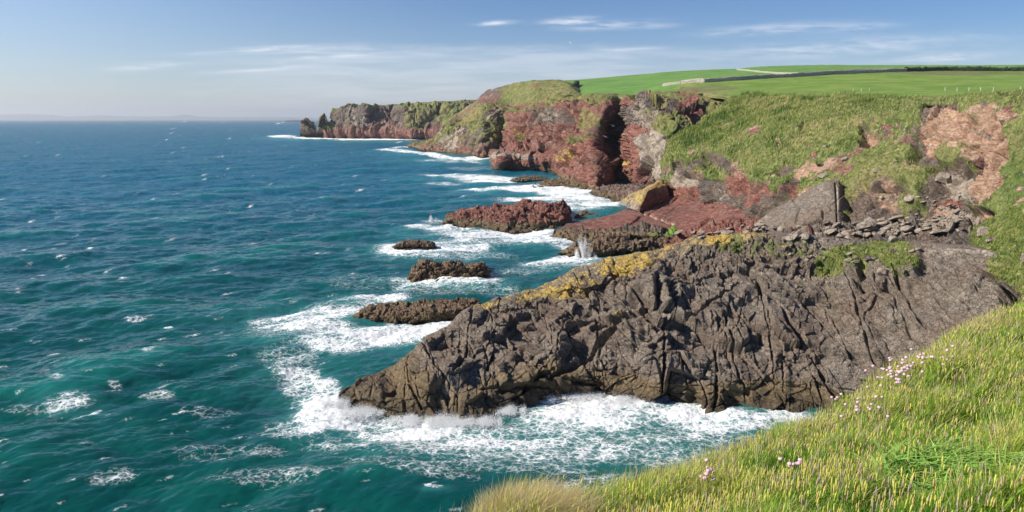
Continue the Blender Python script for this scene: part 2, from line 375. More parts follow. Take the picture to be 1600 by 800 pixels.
# ------------------------------------------------------------------ B: the red cliffs with the shaded cove
TOP = {}
def red_cliffs():
    B = [  # foot, ledge, mid, brow, top, (behind)
     [(634, 229, 'z-1.5'), (636, 227.5, 900), (640, 226.5, 905), (646, 225, 910), (652, 224, 920), (662, 224, 960)],
     [(662, 238, 'z-1.5'), (662, 232, 762), (668, 226, 775), (677, 219, 790), (688, 213, 810), (700, 214, 850)],
     [(705, 243, 'z-1.5'), (700, 233, 715), (700, 220, 730), (696, 201, 745), (693, 190, 770), (703, 193, 820)],
     [(735, 246, 'z-1.5'), (731, 231, 690), (729, 211, 710), (720, 189, 740), (722, 172, 775), (745, 172, 850)],
     [(752, 250, 'z-1.5'), (750, 236, 640), (751, 212, 655), (752, 180, 685), (742, 158, 750), (770, 158, 850)],
     [(765, 249, 'z-1.5'), (766, 236, 640), (772, 204, 662), (775, 175, 690), (762, 141, 760), (790, 142, 860)],
     [(774, 249, 'z-1.5'), (776, 238, 655), (790, 205, 672), (800, 172, 690), (795, 133, 740), (815, 134, 850)],
     [(775, 268, 'z-1.5'), (777, 247, 485), (793, 232, 600), (808, 182, 620), (825, 128, 690), (840, 131, 800)],
     [(800, 269.5, 'z-1.5'), (800, 246, 476), (806, 230, 540), (822, 182, 570), (842, 126.5, 660), (855, 129, 780)],
     [(830, 270.5, 'z-1.5'), (830, 245, 470), (829, 228, 515), (842, 182, 545), (868, 126, 645), (880, 129, 760)],
     [(856, 272, 'z-1.5'), (856, 246, 462), (856, 226, 492), (862, 178, 520), (885, 130, 610), (900, 134, 720)],
     [(866, 274, 'z-1.5'), (864, 248, 458), (866, 222, 485), (872, 172, 505), (897, 139, 580), (915, 140, 700)],
     [(880, 290, 'z-1.5'), (885, 240, 420), (889, 222, 440), (890, 172, 470), (908, 149, 550), (925, 148, 650)],
     [(905, 296, 'z-1.5'), (908, 262, 372), (910, 230, 420), (912, 170, 445), (930, 148, 520), (945, 147, 620)],
     [(930, 306, 'z-1.5'), (928, 275, 342), (920, 228, 382), (940, 172, 405), (950, 147.5, 500), (965, 145, 600)],
     [(938, 302, 'z-1.5'), (936, 272, 350), (928, 226, 392), (950, 165, 415), (962, 148.5, 500), (978, 144.5, 600)],
     [(952, 290, 'z-1.5'), (950, 264, 420), (950, 222, 480), (966, 160, 500), (973, 150, 530), (995, 143.5, 600)],
     [(976, 282, 'z-1.5'), (975, 258, 440), (975, 220, 500), (980, 160, 515), (985, 150.5, 540), (1008, 143, 610)],
     [(982, 292, 'z-1.5'), (982, 266, 385), (983, 222, 405), (986, 163, 424), (998, 149.5, 480), (1022, 142, 580)],
     [(1002, 300, 'z-1.5'), (1000, 272, 335), (1003, 222, 350), (1008, 165, 368), (1020, 146, 440), (1050, 139, 520)],
     [(1045, 300, 'z0'), (1040, 275, 312), (1045, 226, 325), (1048, 175, 345), (1065, 142, 430), (1080, 138, 500)],
     [(1085, 300, 'z0'), (1080, 270, 318), (1080, 226, 330), (1085, 178, 348), (1100, 143, 425), (1115, 139, 500)],
     [(1130, 300, 'z0'), (1130, 270, 330), (1130, 226, 345), (1135, 180, 360), (1145, 146, 420), (1160, 141, 500)]]
    TOP['B'] = [(c[4][0], c[4][1], c[4][2]) for c in B]
    P, N, px, py, uu, vv, nu, nv = loft(B, 1.9 * RES, 3.0 * RES, kv=.35)
    h = P[:, 2]
    cliff = sst(vv, .05, .6) * (1 - .8 * sst(vv, 2.9, 3.6)) * (1 - .5 * sst(vv, 3.6, 4.0))
    q = P @ rotm(0, 12, 0).T
    d = cliff * (4.6 * fbm(q * np.array([1 / 15, 1 / 30, 1 / 60]), 4, 21, .6, ridged=True) + 2.2 * fbm(P / 9, 4, 25))
    d += cliff * (blocks(q, (8, 9, 17), (0, 8, 20), 22, 4.6, 1, 1.0, .08, .15) + blocks(q, (3.6, 4, 2.4), (0, 8, 20), 23, 1.3, 1, .4, .12, .2))
    # strata ledges
    s = (q[:, 2] + 2 * fbm(P / 40, 2, 28)) / 5.5; d += cliff * 1.3 * (sst(s % 1, 0, .25) - (s % 1)) * sst(fbm(P / 25, 2, 33), -.1, .2) * (1 - sst(px, 870, 890))
    d += .9 * fbm(P / 7, 4, 29) * sst(vv, 2.8, 3.6)
    # caves and clefts seen as dark hollows
    d -= blobs(px, py, [(787, 222, 11, 18, 8, 25), (893, 190, 6, 16, 5), (868, 214, 7, 16, 5), (852, 212, 4, 12, 4), (1000, 245, 3, 30, 3), (1033, 175, 12, 8, 4), (893, 232, 18, 3, 5, -20)]) * cliff
    d *= np.where(uu < 6, .5, 1) * (1 - .45 * blobs(px, py, [(922, 190, 24, 22, .8, 30), (1080, 205, 60, 30, 1), (812, 152, 30, 20, 1)]))
    d = np.where((uu > 6.5) & (uu < 11.5) & (vv > .3) & (vv < 1.3), d * .45, d)
    al, ac = (P[:, 0] * .8 + P[:, 2] * .6) / 55, (P[:, 2] * .8 - P[:, 0] * .6) / 5.5
    dg = fbm(np.stack([al, ac, P[:, 1] / 80], 1), 4, 39, .6); flank = (1 - sst(uu, 6, 7.5)) * sst(vv, .3, 1)
    d += 2.6 * dg * flank
    P = P + N * d[:, None]
    g = np.where(vv > 3.02, .74, .0) + .8 * fbm(P / 10, 4, 38, .6) * (vv > 2.6)
    g = np.where((uu < 6.5) & (vv > .8), .38 + .25 * sst(vv, 1, 3.5) + 1.1 * dg + .2 * fbm(P / 25, 3, 34), g)
    g = np.maximum(g, blobs(px, py, [(922, 190, 24, 22, .55, 30), (905, 222, 26, 10, .6), (812, 152, 30, 20, .6), (1060, 200, 40, 22, .85), (1025, 180, 18, 12, .5), (745, 195, 14, 22, .6, 35), (880, 250, 22, 14, .45),
                                     (772, 205, 5, 30, .7, 32), (820, 222, 6, 7, .8), (1120, 205, 60, 60, .9)]))
    g = g * (1 - blobs(px, py, [(765, 152, 20, 14, .85), (1080, 180, 26, 14, .8, 25), (1020, 160, 20, 5, .5), (838, 168, 40, 9, .35), (975, 170, 18, 12, .8), (880, 170, 20, 9, .5)]))
    g = np.where(vv < 1.1, g * .2, g)
    red = .85 - .75 * blobs(px, py, [(1035, 250, 28, 45, 1), (1015, 180, 40, 18, 1), (865, 185, 35, 14, .6), (750, 200, 35, 30, .5)]) + .3 * blobs(px, py, [(1000, 250, 14, 60, 1), (1080, 180, 26, 14, 1)])
    lich = np.maximum(blobs(px, py, [(890, 248, 22, 10, .5, -20), (775, 205, 4, 32, .6, 32), (975, 255, 22, 7, .6), (822, 218, 12, 10, .5), (935, 149, 55, 4, .75, -10), (885, 160, 28, 3, .7, -12), (830, 148, 20, 6, .7, -10), (1010, 222, 6, 8, .5)]), 0)
    pale = .22 * fbm(P * np.array([1 / 25, 1 / 25, 1 / 4]), 3, 35) + blobs(px, py, [(850, 200, 50, 16, .35), (900, 215, 30, 30, .3), (810, 215, 30, 20, .3), (1030, 245, 20, 45, .8), (1020, 190, 25, 20, .55), (862, 185, 24, 12, .45), (800, 247, 60, 3, .55), (1005, 175, 15, 14, .5), (700, 215, 30, 20, .35)])
    pale = pale + flank * (.15 - .9 * dg); red = red - .25 * flank
    land('red_cliffs', P, px, py, nu, nv, M_mid, grass=g, red=(red + .45 * fbm(P * np.array([1 / 30, 1 / 30, 1 / 7]), 3, 36)) * .8, lich=lich, pale=pale, wet=sst(-h, -4.5, -.5) * .85)
red_cliffs()

# ------------------------------------------------------------------ C: the big grassy slope
def big_slope():
    C = [
     [(1075, 330, 262), (1070, 300, 270), (1085, 255, 290), (1112, 216, 300), (1142, 186, 310), (1175, 160, 330), (1200, 160, 380)],
     [(1042, 322, 246), (1029, 285, 254), (1037, 248, 264), (1058, 211, 278), (1104, 177, 300), (1150, 153, 325), (1180, 151, 390)],
     [(1090, 345, 218), (1085, 300, 228), (1090, 258, 240), (1112, 215, 254), (1152, 180, 272), (1198, 154, 300), (1220, 151, 360)],
     [(1150, 366, 184), (1150, 322, 192), (1160, 275, 203), (1182, 225, 218), (1210, 186, 234), (1255, 156, 262), (1270, 152, 320)],
     [(1220, 372, 160), (1225, 328, 167), (1235, 277, 177), (1255, 226, 190), (1280, 187, 203), (1318, 158, 226), (1330, 154, 280)],
     [(1310, 372, 141), (1315, 326, 147), (1325, 276, 156), (1340, 226, 167), (1360, 187, 178), (1390, 159, 198), (1400, 155, 250)],
     [(1400, 374, 127), (1405, 331, 132), (1415, 281, 139), (1425, 231, 147), (1440, 191, 155), (1460, 160, 170), (1470, 156, 220)],
     [(1490, 376, 115), (1495, 331, 119), (1500, 281, 125), (1510, 226, 131), (1520, 184, 137), (1530, 159, 150), (1540, 155, 200)],
     [(1560, 380, 105), (1565, 331, 108), (1570, 281, 112), (1575, 226, 118), (1580, 184, 123), (1600, 157, 136), (1610, 154, 190)],
     [(1650, 385, 94), (1655, 331, 97), (1660, 281, 101), (1665, 226, 106), (1670, 184, 111), (1690, 156, 124), (1700, 153, 180)],
     [(1800, 390, 80), (1805, 331, 83), (1810, 281, 87), (1815, 226, 92), (1820, 184, 97), (1840, 155, 110), (1850, 152, 160)]]
    TOP['C'] = [(c[5][0], c[5][1], c[5][2]) for c in C[1:]]
    P, N, px, py, uu, vv, nu, nv = loft(C, 1.15 * RES, 1.6 * RES, kv=.5)
    h = P[:, 2]
    rock = np.maximum.reduce([
        blobs(px, py, [(1075, 300, 50, 42, 1), (1120, 290, 60, 48, 1, 35), (1170, 320, 45, 42, 1, 30), (1060, 258, 12, 16, .7), (1225, 268, 16, 10, .9), (1240, 298, 14, 20, .7, 30), (1215, 330, 50, 28, .9),
                       (1355, 322, 40, 24, .85), (1382, 288, 12, 10, .85), (1380, 305, 60, 36, .55), (1457, 218, 30, 60, .6, 30), (1432, 200, 20, 18, .5), (1360, 222, 16, 18, .8, 60), (1350, 205, 10, 12, .6),
                       (1470, 180, 34, 20, .95), (1500, 210, 48, 28, .9), (1545, 232, 36, 56, 1.0), (1535, 290, 44, 34, .9), (1470, 300, 46, 40, .9), (1440, 335, 70, 28, .9), (1480, 265, 38, 26, .7), (1430, 245, 12, 22, .55, 20),
                       (1213, 222, 6, 9, .6), (1310, 345, 240, 13, .9), (1500, 350, 70, 30, .85), (1580, 165, 20, 8, .4), (1285, 260, 7, 7, .5)]), np.zeros(len(px))])
    rock = rock * (1 - .8 * blobs(px, py, [(1107, 268, 34, 12, 1), (1490, 240, 30, 14, .9, -25), (1420, 320, 24, 30, .7, 20), (1610, 240, 22, 80, 1), (1062, 238, 26, 12, .7)]))
    rk = sst(rock + .25 * fbm(P / 4, 3, 44), .25, .6)
    q = P @ rotm(0, -25, 0).T
    wt = np.exp(-((vv - 5) / 1.2) ** 2)
    d = rk * (2.3 * fbm(P / 11, 4, 41, .55) + blocks(q, (4.2, 4.5, 3.2), (10, 30, 10), 42, 1.9, .85, .4, .12, .2) + blocks(q, (1.5, 1.6, 1.2), (10, 30, 10), 43, .6, .85, .15, .15, .2) + .35 * fbm(P / .9, 3, 47))
    # folds that run down the slope and tussocks combed along it
    qq = np.stack([P[:, 0] * .8 + P[:, 2] * .5, P[:, 1] * .4, P[:, 2] * .25], 1)
    d += (1 - .6 * rk) * (3.6 * fbm(qq / 17, 3, 45) + 1.3 * fbm(qq / 3.8, 4, 46, .6) + .5 * fbm(P / 1.3, 3, 48, .6))
    d -= 1.3 * rk
    d -= .8 * np.exp(-(polydist(px, py, [(1256, 187), (1250, 200), (1240, 212)]) / 2.5) ** 2) * 2.2
    d -= blobs(px, py, [(1100, 250, 7, 14, 4), (1380, 190, 34, 5, 1.6, 8), (1350, 157, 45, 4, -1.4), (1425, 188, 24, 8, 1.8), (1088, 283, 3, 14, 3), (1215, 300, 3, 8, 2), (1432, 320, 12, 8, 2), (1535, 255, 2, 36, 1.2, -8), (1520, 228, 8, 4, 2)])
    d *= 1 - .5 * sst(vv, 4.6, 5.4)
    d += .9 * fbm(np.stack([P[:, 0] / 7, P[:, 1] / 7, 0 * P[:, 0]], 1), 3, 49) * sst(vv, 4, 5)
    P = P + N * d[:, None]
    grass = .95 - rock
    grass = np.where(vv > 5.2, 1, grass)
    red = np.maximum(blobs(px, py, [(1060, 300, 34, 30, .9), (1145, 280, 18, 26, 1, 30), (1170, 300, 20, 26, .8, 30), (1213, 222, 5, 9, .9), (1205, 295, 24, 12, .8), (1310, 278, 4, 30, .7), (1355, 325, 12, 24, .3), (1450, 215, 16, 30, .8, 20), (1560, 235, 22, 60, 1, -8),
                                    (1545, 190, 36, 12, .8), (1475, 305, 22, 26, .85), (1530, 300, 22, 20, .6), (1500, 190, 60, 30, .55), (1462, 160, 18, 4, .7), (1240, 298, 14, 14, .9), (1540, 270, 40, 60, .6), (1100, 335, 70, 24, .9), (1180, 345, 60, 12, .6)]), 0)
    pale = blobs(px, py, [(1070, 280, 20, 10, .8), (1050, 275, 14, 14, .7), (1120, 300, 10, 12, .5), (1500, 205, 46, 24, .55), (1390, 310, 26, 30, .55), (1490, 285, 30, 26, .7), (1360, 215, 14, 20, .6), (1420, 345, 120, 14, .45), (1530, 225, 30, 60, .4), (1475, 330, 40, 20, .55)])
    # open ground of pinkish earth
    lich = blobs(px, py, [(1060, 235, 24, 12, .25), (1500, 178, 60, 8, .3)])
    field = np.where(vv > 5.15, .5, 0)
    earth = blobs(px, py, [(1560, 235, 26, 66, 1, -8), (1545, 190, 40, 14, .9), (1478, 196, 46, 26, .9), (1510, 225, 30, 30, .8), (1450, 215, 14, 26, .7, 20), (1462, 160, 22, 4, .8), (1540, 290, 40, 34, .8), (1440, 330, 50, 18, .55), (1380, 300, 40, 30, .45), (1530, 320, 40, 20, .6), (1213, 222, 7, 14, .5), (1357, 215, 20, 24, .6, 60), (1150, 262, 26, 14, .45, 35), (1330, 285, 30, 20, .35)])
    earth = np.clip(earth + .35 * fbm(P / 6, 3, 57) * (earth > .1), 0, 1)
    bare = sst(fbm(P / 6, 4, 1114, .6) + .35 * fbm(P / 25, 2, 1115) + .16 * sst(py, 235, 320), .12, .34) * sst(py, 170, 185); earth = np.maximum(earth, .62 * bare * (1 - rk) * (.35 + .65 * sst(fbm(P / 11, 2, 1117), -.2, .2))); red = np.maximum(red, .7 * bare * (1 - rk)); grass = grass - .62 * bare + (1 - rk) * (.3 * fbm(qq / 9, 3, 58) - .02) - .25 * sst(fbm(P / 3.2, 3, 59), .25, .5) * sst(py, 165, 190)
    return land('grassy_cliff_slope', P, px, py, nu, nv, M_slope, earth=earth, grass=grass, red=red * (1 - .45 * earth) + .3 * fbm(P / 3, 3, 53) * (earth > .2), pale=pale, lich=lich, field=field), P, px, py, rk, nu, nv
SL = big_slope()

# ------------------------------------------------------------------ plateau fields, one sheet to the skyline
def plateau():
    tops = TOP['B'][12:-1] + TOP['C']
    bx = [t[0] for t in tops]
    def edge(px): return np.interp(px, bx, [t[1] for t in tops]), np.interp(px, bx, [t[2] for t in tops])
    wall = [(850, 138, 690), (905, 136, 640), (980, 136, 600), (1040, 133, 510), (1065, 130.5, 480), (1120, 127, 490), (1200, 122, 510), (1300, 116, 535), (1380, 112.5, 555), (1440, 111, 570), (1520, 110.5, 590), (1600, 110.5, 600), (1700, 110, 610), (1860, 110, 620)]
    top = [(850, 127.5), (905, 124.5), (960, 119.5), (1040, 112.5), (1110, 108.5), (1150, 107.5), (1175, 105), (1230, 102.5), (1300, 101.5), (1450, 101.5), (1600, 101.5), (1860, 102)]
    cols = []
    for px in [880, 905, 930, 960, 1000, 1040, 1080, 1120, 1150, 1180, 1220, 1260, 1300, 1350, 1400, 1450, 1500, 1560, 1620, 1700, 1850]:
        ey, eY = edge(px); ey += .3; wy = np.interp(px, [a[0] for a in wall], [a[1] for a in wall]); wY = np.interp(px, [a[0] for a in wall], [a[2] for a in wall])
        ty = np.interp(px, [a[0] for a in top], [a[1] for a in top])
        cols.append([(px, ey + 5, eY - 4), (px, ey, eY + 2), (px, (ey + wy) / 2, eY * .5 + wY * .5), (px, wy, wY), (px, (wy + ty) / 2 - .4, (wY + 800) / 2), (px, ty, 800), (px, ty + 2.5, 920), (px, ty + 12, 1200)])
    P, N, px, py, uu, vv, nu, nv = loft(cols, .9 * RES, 2.2 * RES, ku=.6, kv=.6)
    d = .25 * fbm(P / 5, 4, 51) + .5 * fbm(P / 30, 2, 52)
    d = d * sst(vv, .9, 1.6) - .8 * (1 - sst(vv, .2, 1.3))
    P = P + N * d[:, None]
    f = .55 + .45 * sst(py, 0, 1) * 0
    wl = np.interp(px, [a[0] for a in wall], [a[1] for a in wall])
    f = np.where((py < wl) | (px < 1062), 1.0, .6)
    f = np.where((px < 1062) & (py > 0), np.where(sst(px, 1040, 1075) > .5, .9, 1), f)
    fade = sst(vv, 1.0, 1.45)
    rough_zone = (1 - fade) + blobs(px, py, [(1500, 114, 110, 3.5, .7), (1105, 138, 50, 5, .8)])
    f = f * (1 - np.clip(rough_zone, 0, 1))
    land('pasture_fields', P, px, py, nu, nv, M_slope, grass=1, field=f)
    return P.reshape(nu, nv, 3)
PL = plateau()

# ------------------------------------------------------------------ apron of broken ground between the slope and the near rock
def apron():
    A = [
     [(1000, 425, 'z-3'), (1010, 405, 150), (1020, 396, 'z-1.5'), (1030, 388, 'z-1'), (1040, 380, 'z-.5')],
     [(1040, 430, 'z-3'), (1045, 410, 150), (1062, 388, 160), (1085, 370, 172), (1110, 355, 186)],
     [(1090, 430, 'z-2'), (1095, 405, 142), (1110, 385, 152), (1128, 366, 165), (1150, 348, 182)],
     [(1150, 430, 'z-1'), (1152, 405, 132), (1160, 385, 142), (1175, 362, 155), (1195, 345, 172)],
     [(1220, 425, 118), (1222, 400, 125), (1228, 380, 136), (1235, 362, 148), (1240, 350, 162)],
     [(1300, 415, 112), (1302, 395, 120), (1305, 380, 127), (1310, 364, 136), (1312, 352, 146)],
     [(1400, 410, 103), (1400, 395, 108), (1400, 380, 114), (1402, 366, 121), (1404, 350, 131)],
     [(1480, 410, 96), (1482, 395, 101), (1485, 380, 106), (1488, 362, 111), (1492, 350, 118)],
     [(1530, 420, 88), (1530, 400, 92), (1530, 382, 96), (1538, 362, 101), (1548, 345, 107)],
     [(1560, 460, 75), (1570, 425, 80), (1575, 385, 86), (1580, 350, 92), (1590, 318, 98)],
     [(1610, 470, 68), (1620, 430, 74), (1625, 385, 80), (1630, 340, 87), (1640, 306, 93)],
     [(1750, 470, 60), (1760, 430, 66), (1765, 385, 72), (1770, 340, 80), (1780, 300, 86)]]
    P, N, px, py, uu, vv, nu, nv = loft(A, 1.2 * RES, 1.6 * RES)
    veg = blobs(px, py, [(1575, 370, 50, 75, 1), (1640, 380, 90, 110, 1), (1530, 372, 22, 30, .5)])
    rk = 1 - sst(veg, .2, .6)
    q = P @ rotm(0, -30, 15).T
    d = rk * (.9 * fbm(P / 5, 4, 61) + blocks(q, (3.2, 2.2, 1.4), (20, 20, 10), 62, 1.5, 1.2, .4, .12, .2) + blocks(q, (1.2, .8, .5), (20, 20, 10), 63, .5, 1.2, .2, .15, .2))
    d += (1 - rk) * (1.0 * fbm(P / 3, 4, 64, .6) + .4 * fbm(P / .7, 3, 65, .6))
    P = P + N * d[:, None]
    red = blobs(px, py, [(1090, 365, 70, 36, 1, -20), (1060, 385, 40, 16, 1), (1160, 360, 60, 14, .9, -20), (1250, 372, 40, 6, .5), (1370, 345, 50, 16, .35)])
    pale = blobs(px, py, [(1475, 352, 30, 10, .95), (1420, 362, 90, 12, .55), (1300, 362, 60, 14, .45), (1550, 345, 15, 10, .5)])
    land('boulder_beach', P, px, py, nu, nv, M_slope, grass=veg + .3 * blobs(px, py, [(1400, 375, 80, 8, 1)]), red=red, pale=pale, wet=sst(-P[:, 2], -1.5, 0))
apron()

# ------------------------------------------------------------------ F: the tilted red slab on the shore
def red_slab():
    S = [
     [(862, 372, 'z-2'), (864, 367, 'z0'), (868, 364, 'z.6'), (876, 358, 'z.8'), (884, 352, 'z.8'), (890, 350, 'z-2')],
     [(905, 380, 'z-2'), (908, 372, 'z0'), (914, 361, 210), (925, 350, 222), (935, 343, 232), (940, 345, 'z-3')],
     [(955, 380, 'z-2'), (958, 370, 'z.2'), (962, 357, 206), (968, 342, 222), (975, 330, 240), (985, 330, 'z-3')],
     [(1010, 380, 'z-2'), (1012, 366, 196), (1016, 354, 204), (1010, 332, 224), (1008, 316, 248), (1020, 318, 270)],
     [(1060, 380, 'z-2'), (1062, 372, 188), (1066, 360, 196), (1060, 332, 218), (1055, 306, 246), (1060, 304, 270)],
     [(1105, 375, 174), (1106, 368, 178), (1108, 360, 185), (1105, 335, 206), (1095, 305, 238), (1100, 300, 262)],
     [(1140, 368, 166), (1142, 362, 171), (1140, 352, 178), (1135, 336, 192), (1125, 312, 220), (1135, 300, 250)],
     [(1180, 360, 155), (1180, 356, 160), (1178, 350, 168), (1170, 340, 180), (1160, 322, 205), (1165, 310, 230)]]
    P, N, px, py, uu, vv, nu, nv = loft(S, 1.6 * RES, 2.6 * RES, kv=.25)
    slab = sst(vv, 1.7, 2.1)
    d = .5 * fbm(P / 6, 3, 71) + .12 * fbm(P / 1.2, 3, 72)
    d += (1 - slab) * (blocks(P, (3, 3, 2), (0, 0, 0), 73, 1.8, 1.2, .5, .1) + blocks(P, (1.2, 1.2, .8), (0, 0, 0), 74, .6, 1.2, .2, .1))
    # bedding steps: long shallow joints running up to the right
    q = (P[:, 0] * .93 - P[:, 1] * .5 + 1.0 * fbm(P / 12, 2, 76)) / 5.0
    d += slab * .55 * (sst(q % 1, 0, .16) - (q % 1))
    q2 = (P[:, 0] * .93 - P[:, 1] * .5) / 1.5; d += slab * .1 * (sst(q2 % 1, 0, .3) - (q2 % 1))
    for pl, w_, a in [([(1002, 332), (1018, 338), (1036, 345), (1053, 352)], 1.3, .9), ([(968, 322), (985, 328)], 1.3, .5), ([(985, 352), (1000, 340), (1050, 318), (1062, 308)], 1.1, .7), ([(1030, 342), (1065, 318)], 1., .6), ([(1098, 352), (1112, 340)], 1.6, 1.0)]:
        d -= a * np.exp(-(polydist(px, py, pl) / w_) ** 2)
    P = P + N * d[:, None]
    land('red_rock_shelf', P, px, py, nu, nv, M_slope, red=.2 + .8 * np.maximum(slab, sst(px, 1040, 1080)), wet=(1 - slab) * sst(-P[:, 2], -3.2, -.4) * .8, pale=.9 * np.exp(-(polydist(px, py, [(1002, 332), (1018, 338), (1036, 345), (1053, 352)]) / 1.6) ** 2),
         grass=blobs(px, py, [(1050, 366, 16, 5, 1.1), (1025, 368, 14, 4, .8)]), lich=blobs(px, py, [(960, 366, 40, 6, .3)]), field=blobs(px, py, [(1050, 366, 20, 6, .55)]))
red_slab()

# ------------------------------------------------------------------ D: the near grey rock headland
CR_D = [([(1184, 446), (1190, 462), (1210, 478), (1230, 519), (1263, 559), (1290, 597), (1308, 622)], 5, 2.3), ([(1318, 417), (1332, 450), (1340, 482), (1350, 519), (1365, 568)], 3.5, 1.6),
        ([(1356, 429), (1373, 462), (1352, 502), (1366, 530), (1381, 551)], 2.2, .8), ([(1373, 462), (1410, 490), (1442, 515)], 2, .7), ([(1400, 430), (1409, 458), (1430, 490), (1450, 515)], 4, 1.8),
        ([(1425, 446), (1490, 447), (1540, 441), (1590, 446)], 3.4, 2.2), ([(1500, 395), (1515, 420), (1530, 441)], 1.8, .9), ([(1445, 448), (1470, 478), (1490, 500)], 2.2, 1.2), ([(1520, 446), (1545, 480)], 2, 1.0), ([(1455, 392), (1462, 420), (1468, 444)], 1.4, .6), ([(1482, 392), (1492, 420), (1500, 444)], 1.2, .5), ([(1027, 440), (1029, 480), (1033, 515), (1036, 584), (1040, 635)], 4.5, 2.6), ([(1153, 448), (1121, 474), (1084, 503), (1043, 519)], 3.5, 1.8),
        ([(930, 523), (950, 511), (987, 503), (1027, 490)], 6, 2.4), ([(1133, 503), (1138, 530), (1145, 551), (1153, 592), (1169, 616)], 2.5, 1.2), ([(1117, 535), (1121, 567), (1118, 635)], 3, 1.4),
        ([(1196, 486), (1206, 563), (1212, 625)], 2, 1.0), ([(1222, 567), (1226, 640)], 3, 1.4), ([(800, 474), (850, 480), (924, 477)], 2, 1.0), ([(897, 425), (903, 440), (916, 456), (926, 475)], 2, 1.2),
        ([(725, 509), (762, 527), (800, 561), (819, 584), (850, 600)], 2.6, 1.3), ([(740, 480), (732, 510), (729, 550), (708, 590)], 2.6, 1.2), ([(662, 535), (676, 569), (695, 600)], 3, 1.3),
        ([(830, 640), (792, 632), (820, 606), (860, 587)], 5, 2.0), ([(856, 598), (912, 569), (965, 520), (985, 500)], 6, 2.2), ([(1030, 455), (1080, 448), (1130, 440)], 2, .8), ([(1180, 455), (1240, 470), (1290, 480), (1330, 478)], 2.2, 1.1),
        ([(1240, 560), (1300, 552), (1370, 560)], 1.6, .7), ([(1165, 470), (1150, 520), (1160, 560)], 1.6, .6), ([(1033, 545), (1060, 552), (1075, 600)], 2, .9), ([(955, 430), (1000, 440), (1030, 430)], 1.8, .8),
        ([(900, 500), (880, 520), (870, 560)], 2, .9), ([(640, 560), (640, 600), (660, 640)], 2.5, 1), ([(1265, 455), (1300, 500), (1330, 560)], 1.5, .6), ([(1080, 380), (1095, 420), (1085, 445)], 2, .9), ([(1180, 395), (1200, 430)], 2, .9)]
def near_rock():
    D = [  # foot, waterline, low, mid, high, crest, back
     [(527, 640, 'z-1.5'), (528, 624, 'z0'), (529, 617, 82), (531, 612, 84), (534, 609, 86), (538, 608, 88), (545, 622, 'z-1.5')],
     [(560, 655, 'z-1.5'), (560, 636, 'z0'), (562, 620, 81), (566, 604, 84), (572, 594, 87), (580, 588, 90), (590, 600, 'z-1.5')],
     [(602, 664, 'z-1.5'), (602, 645, 'z0'), (605, 618, 80), (612, 592, 84), (620, 574, 87), (628, 563, 90), (640, 575, 'z-1.5')],
     [(655, 670, 'z-1.5'), (655, 652, 'z0'), (655, 615, 79), (662, 578, 83), (672, 548, 88), (682, 520, 92), (700, 530, 'z-1.5')],
     [(715, 676, 'z-1.5'), (712, 658, 'z0'), (712, 612, 79.5), (716, 565, 84), (726, 520, 90), (738, 482, 95), (755, 490, 'z-1.5')],
     [(765, 668, 'z-1.5'), (762, 648, 'z0'), (765, 600, 82), (770, 550, 87), (778, 505, 92), (790, 463, 98), (810, 470, 'z-1.5')],
     [(815, 644, 'z-1.5'), (812, 625, 'z0'), (814, 585, 85), (822, 540, 89), (838, 490, 94), (850, 444, 101), (875, 450, 'z-1.5')],
     [(880, 635, 'z-1.5'), (878, 616, 'z0'), (880, 580, 86), (886, 530, 89.5), (895, 470, 95), (905, 418, 101), (930, 425, 'z-1.5')],
     [(955, 633, 'z-1.5'), (954, 614, 'z0'), (956, 575, 85.5), (960, 520, 89), (966, 450, 94.5), (972, 396, 101), (1000, 405, 'z-1.5')],
     [(1012, 645, 'z-1.5'), (1012, 624, 'z0'), (1014, 575, 83.5), (1018, 510, 87.5), (1022, 445, 93), (1026, 388, 100), (1050, 400, 130)],
     [(1050, 650, 'z-1.5'), (1050, 630, 'z0'), (1050, 575, 83.2), (1052, 510, 88), (1060, 440, 94), (1068, 376, 101), (1090, 390, 130)],
     [(1120, 662, 'z-1.5'), (1118, 644, 'z0'), (1120, 590, 81.5), (1125, 520, 86.5), (1130, 445, 93), (1138, 366, 101), (1155, 380, 128)],
     [(1200, 662, 'z-1.5'), (1198, 643, 'z0'), (1200, 590, 81.5), (1205, 520, 86), (1210, 445, 92), (1215, 366, 100), (1225, 375, 124)],
     [(1270, 665, 'z-1.5'), (1270, 644, 'z0'), (1272, 590, 81), (1278, 520, 85.5), (1285, 445, 91), (1290, 370, 99), (1300, 380, 118)],
     [(1345, 675, 'z-1.5'), (1345, 650, 'z0'), (1348, 590, 79), (1350, 520, 83), (1355, 445, 88), (1362, 377, 96), (1370, 385, 110)],
     [(1425, 690, 'z-1.5'), (1425, 660, 'z0'), (1425, 590, 76.5), (1425, 520, 80), (1428, 445, 85), (1432, 379, 92), (1440, 385, 104)],
     [(1500, 700, 'z-1.5'), (1500, 665, 'z0'), (1500, 590, 74), (1502, 520, 76.5), (1508, 445, 80.5), (1515, 384, 88), (1520, 388, 98)],
     [(1580, 720, 'z-1.5'), (1580, 680, 'z0'), (1580, 600, 71), (1585, 530, 73), (1592, 455, 76), (1585, 400, 82), (1570, 398, 92)],
     [(1680, 740, 'z-1.5'), (1680, 700, 'z0'), (1680, 620, 67), (1685, 550, 69), (1690, 470, 71), (1690, 415, 76), (1680, 408, 86)]]
    P, N, px, py, uu, vv, nu, nv = loft(D, 1.15 * RES, 1.5 * RES, kv=.45)
    h = P[:, 2]
    smooth = sst(px, 1100, 1240) * sst(py, 430, 470)          # the right half is big smooth slabs, the left half broken blocks
    slabz = blobs(px, py, [(1490, 410, 66, 38, 1), (1500, 470, 80, 45, .8)])
    k = (1 - .65 * smooth) * (1 - .55 * slabz)
    topz = blobs(px, py, [(1190, 400, 150, 40, 1)])
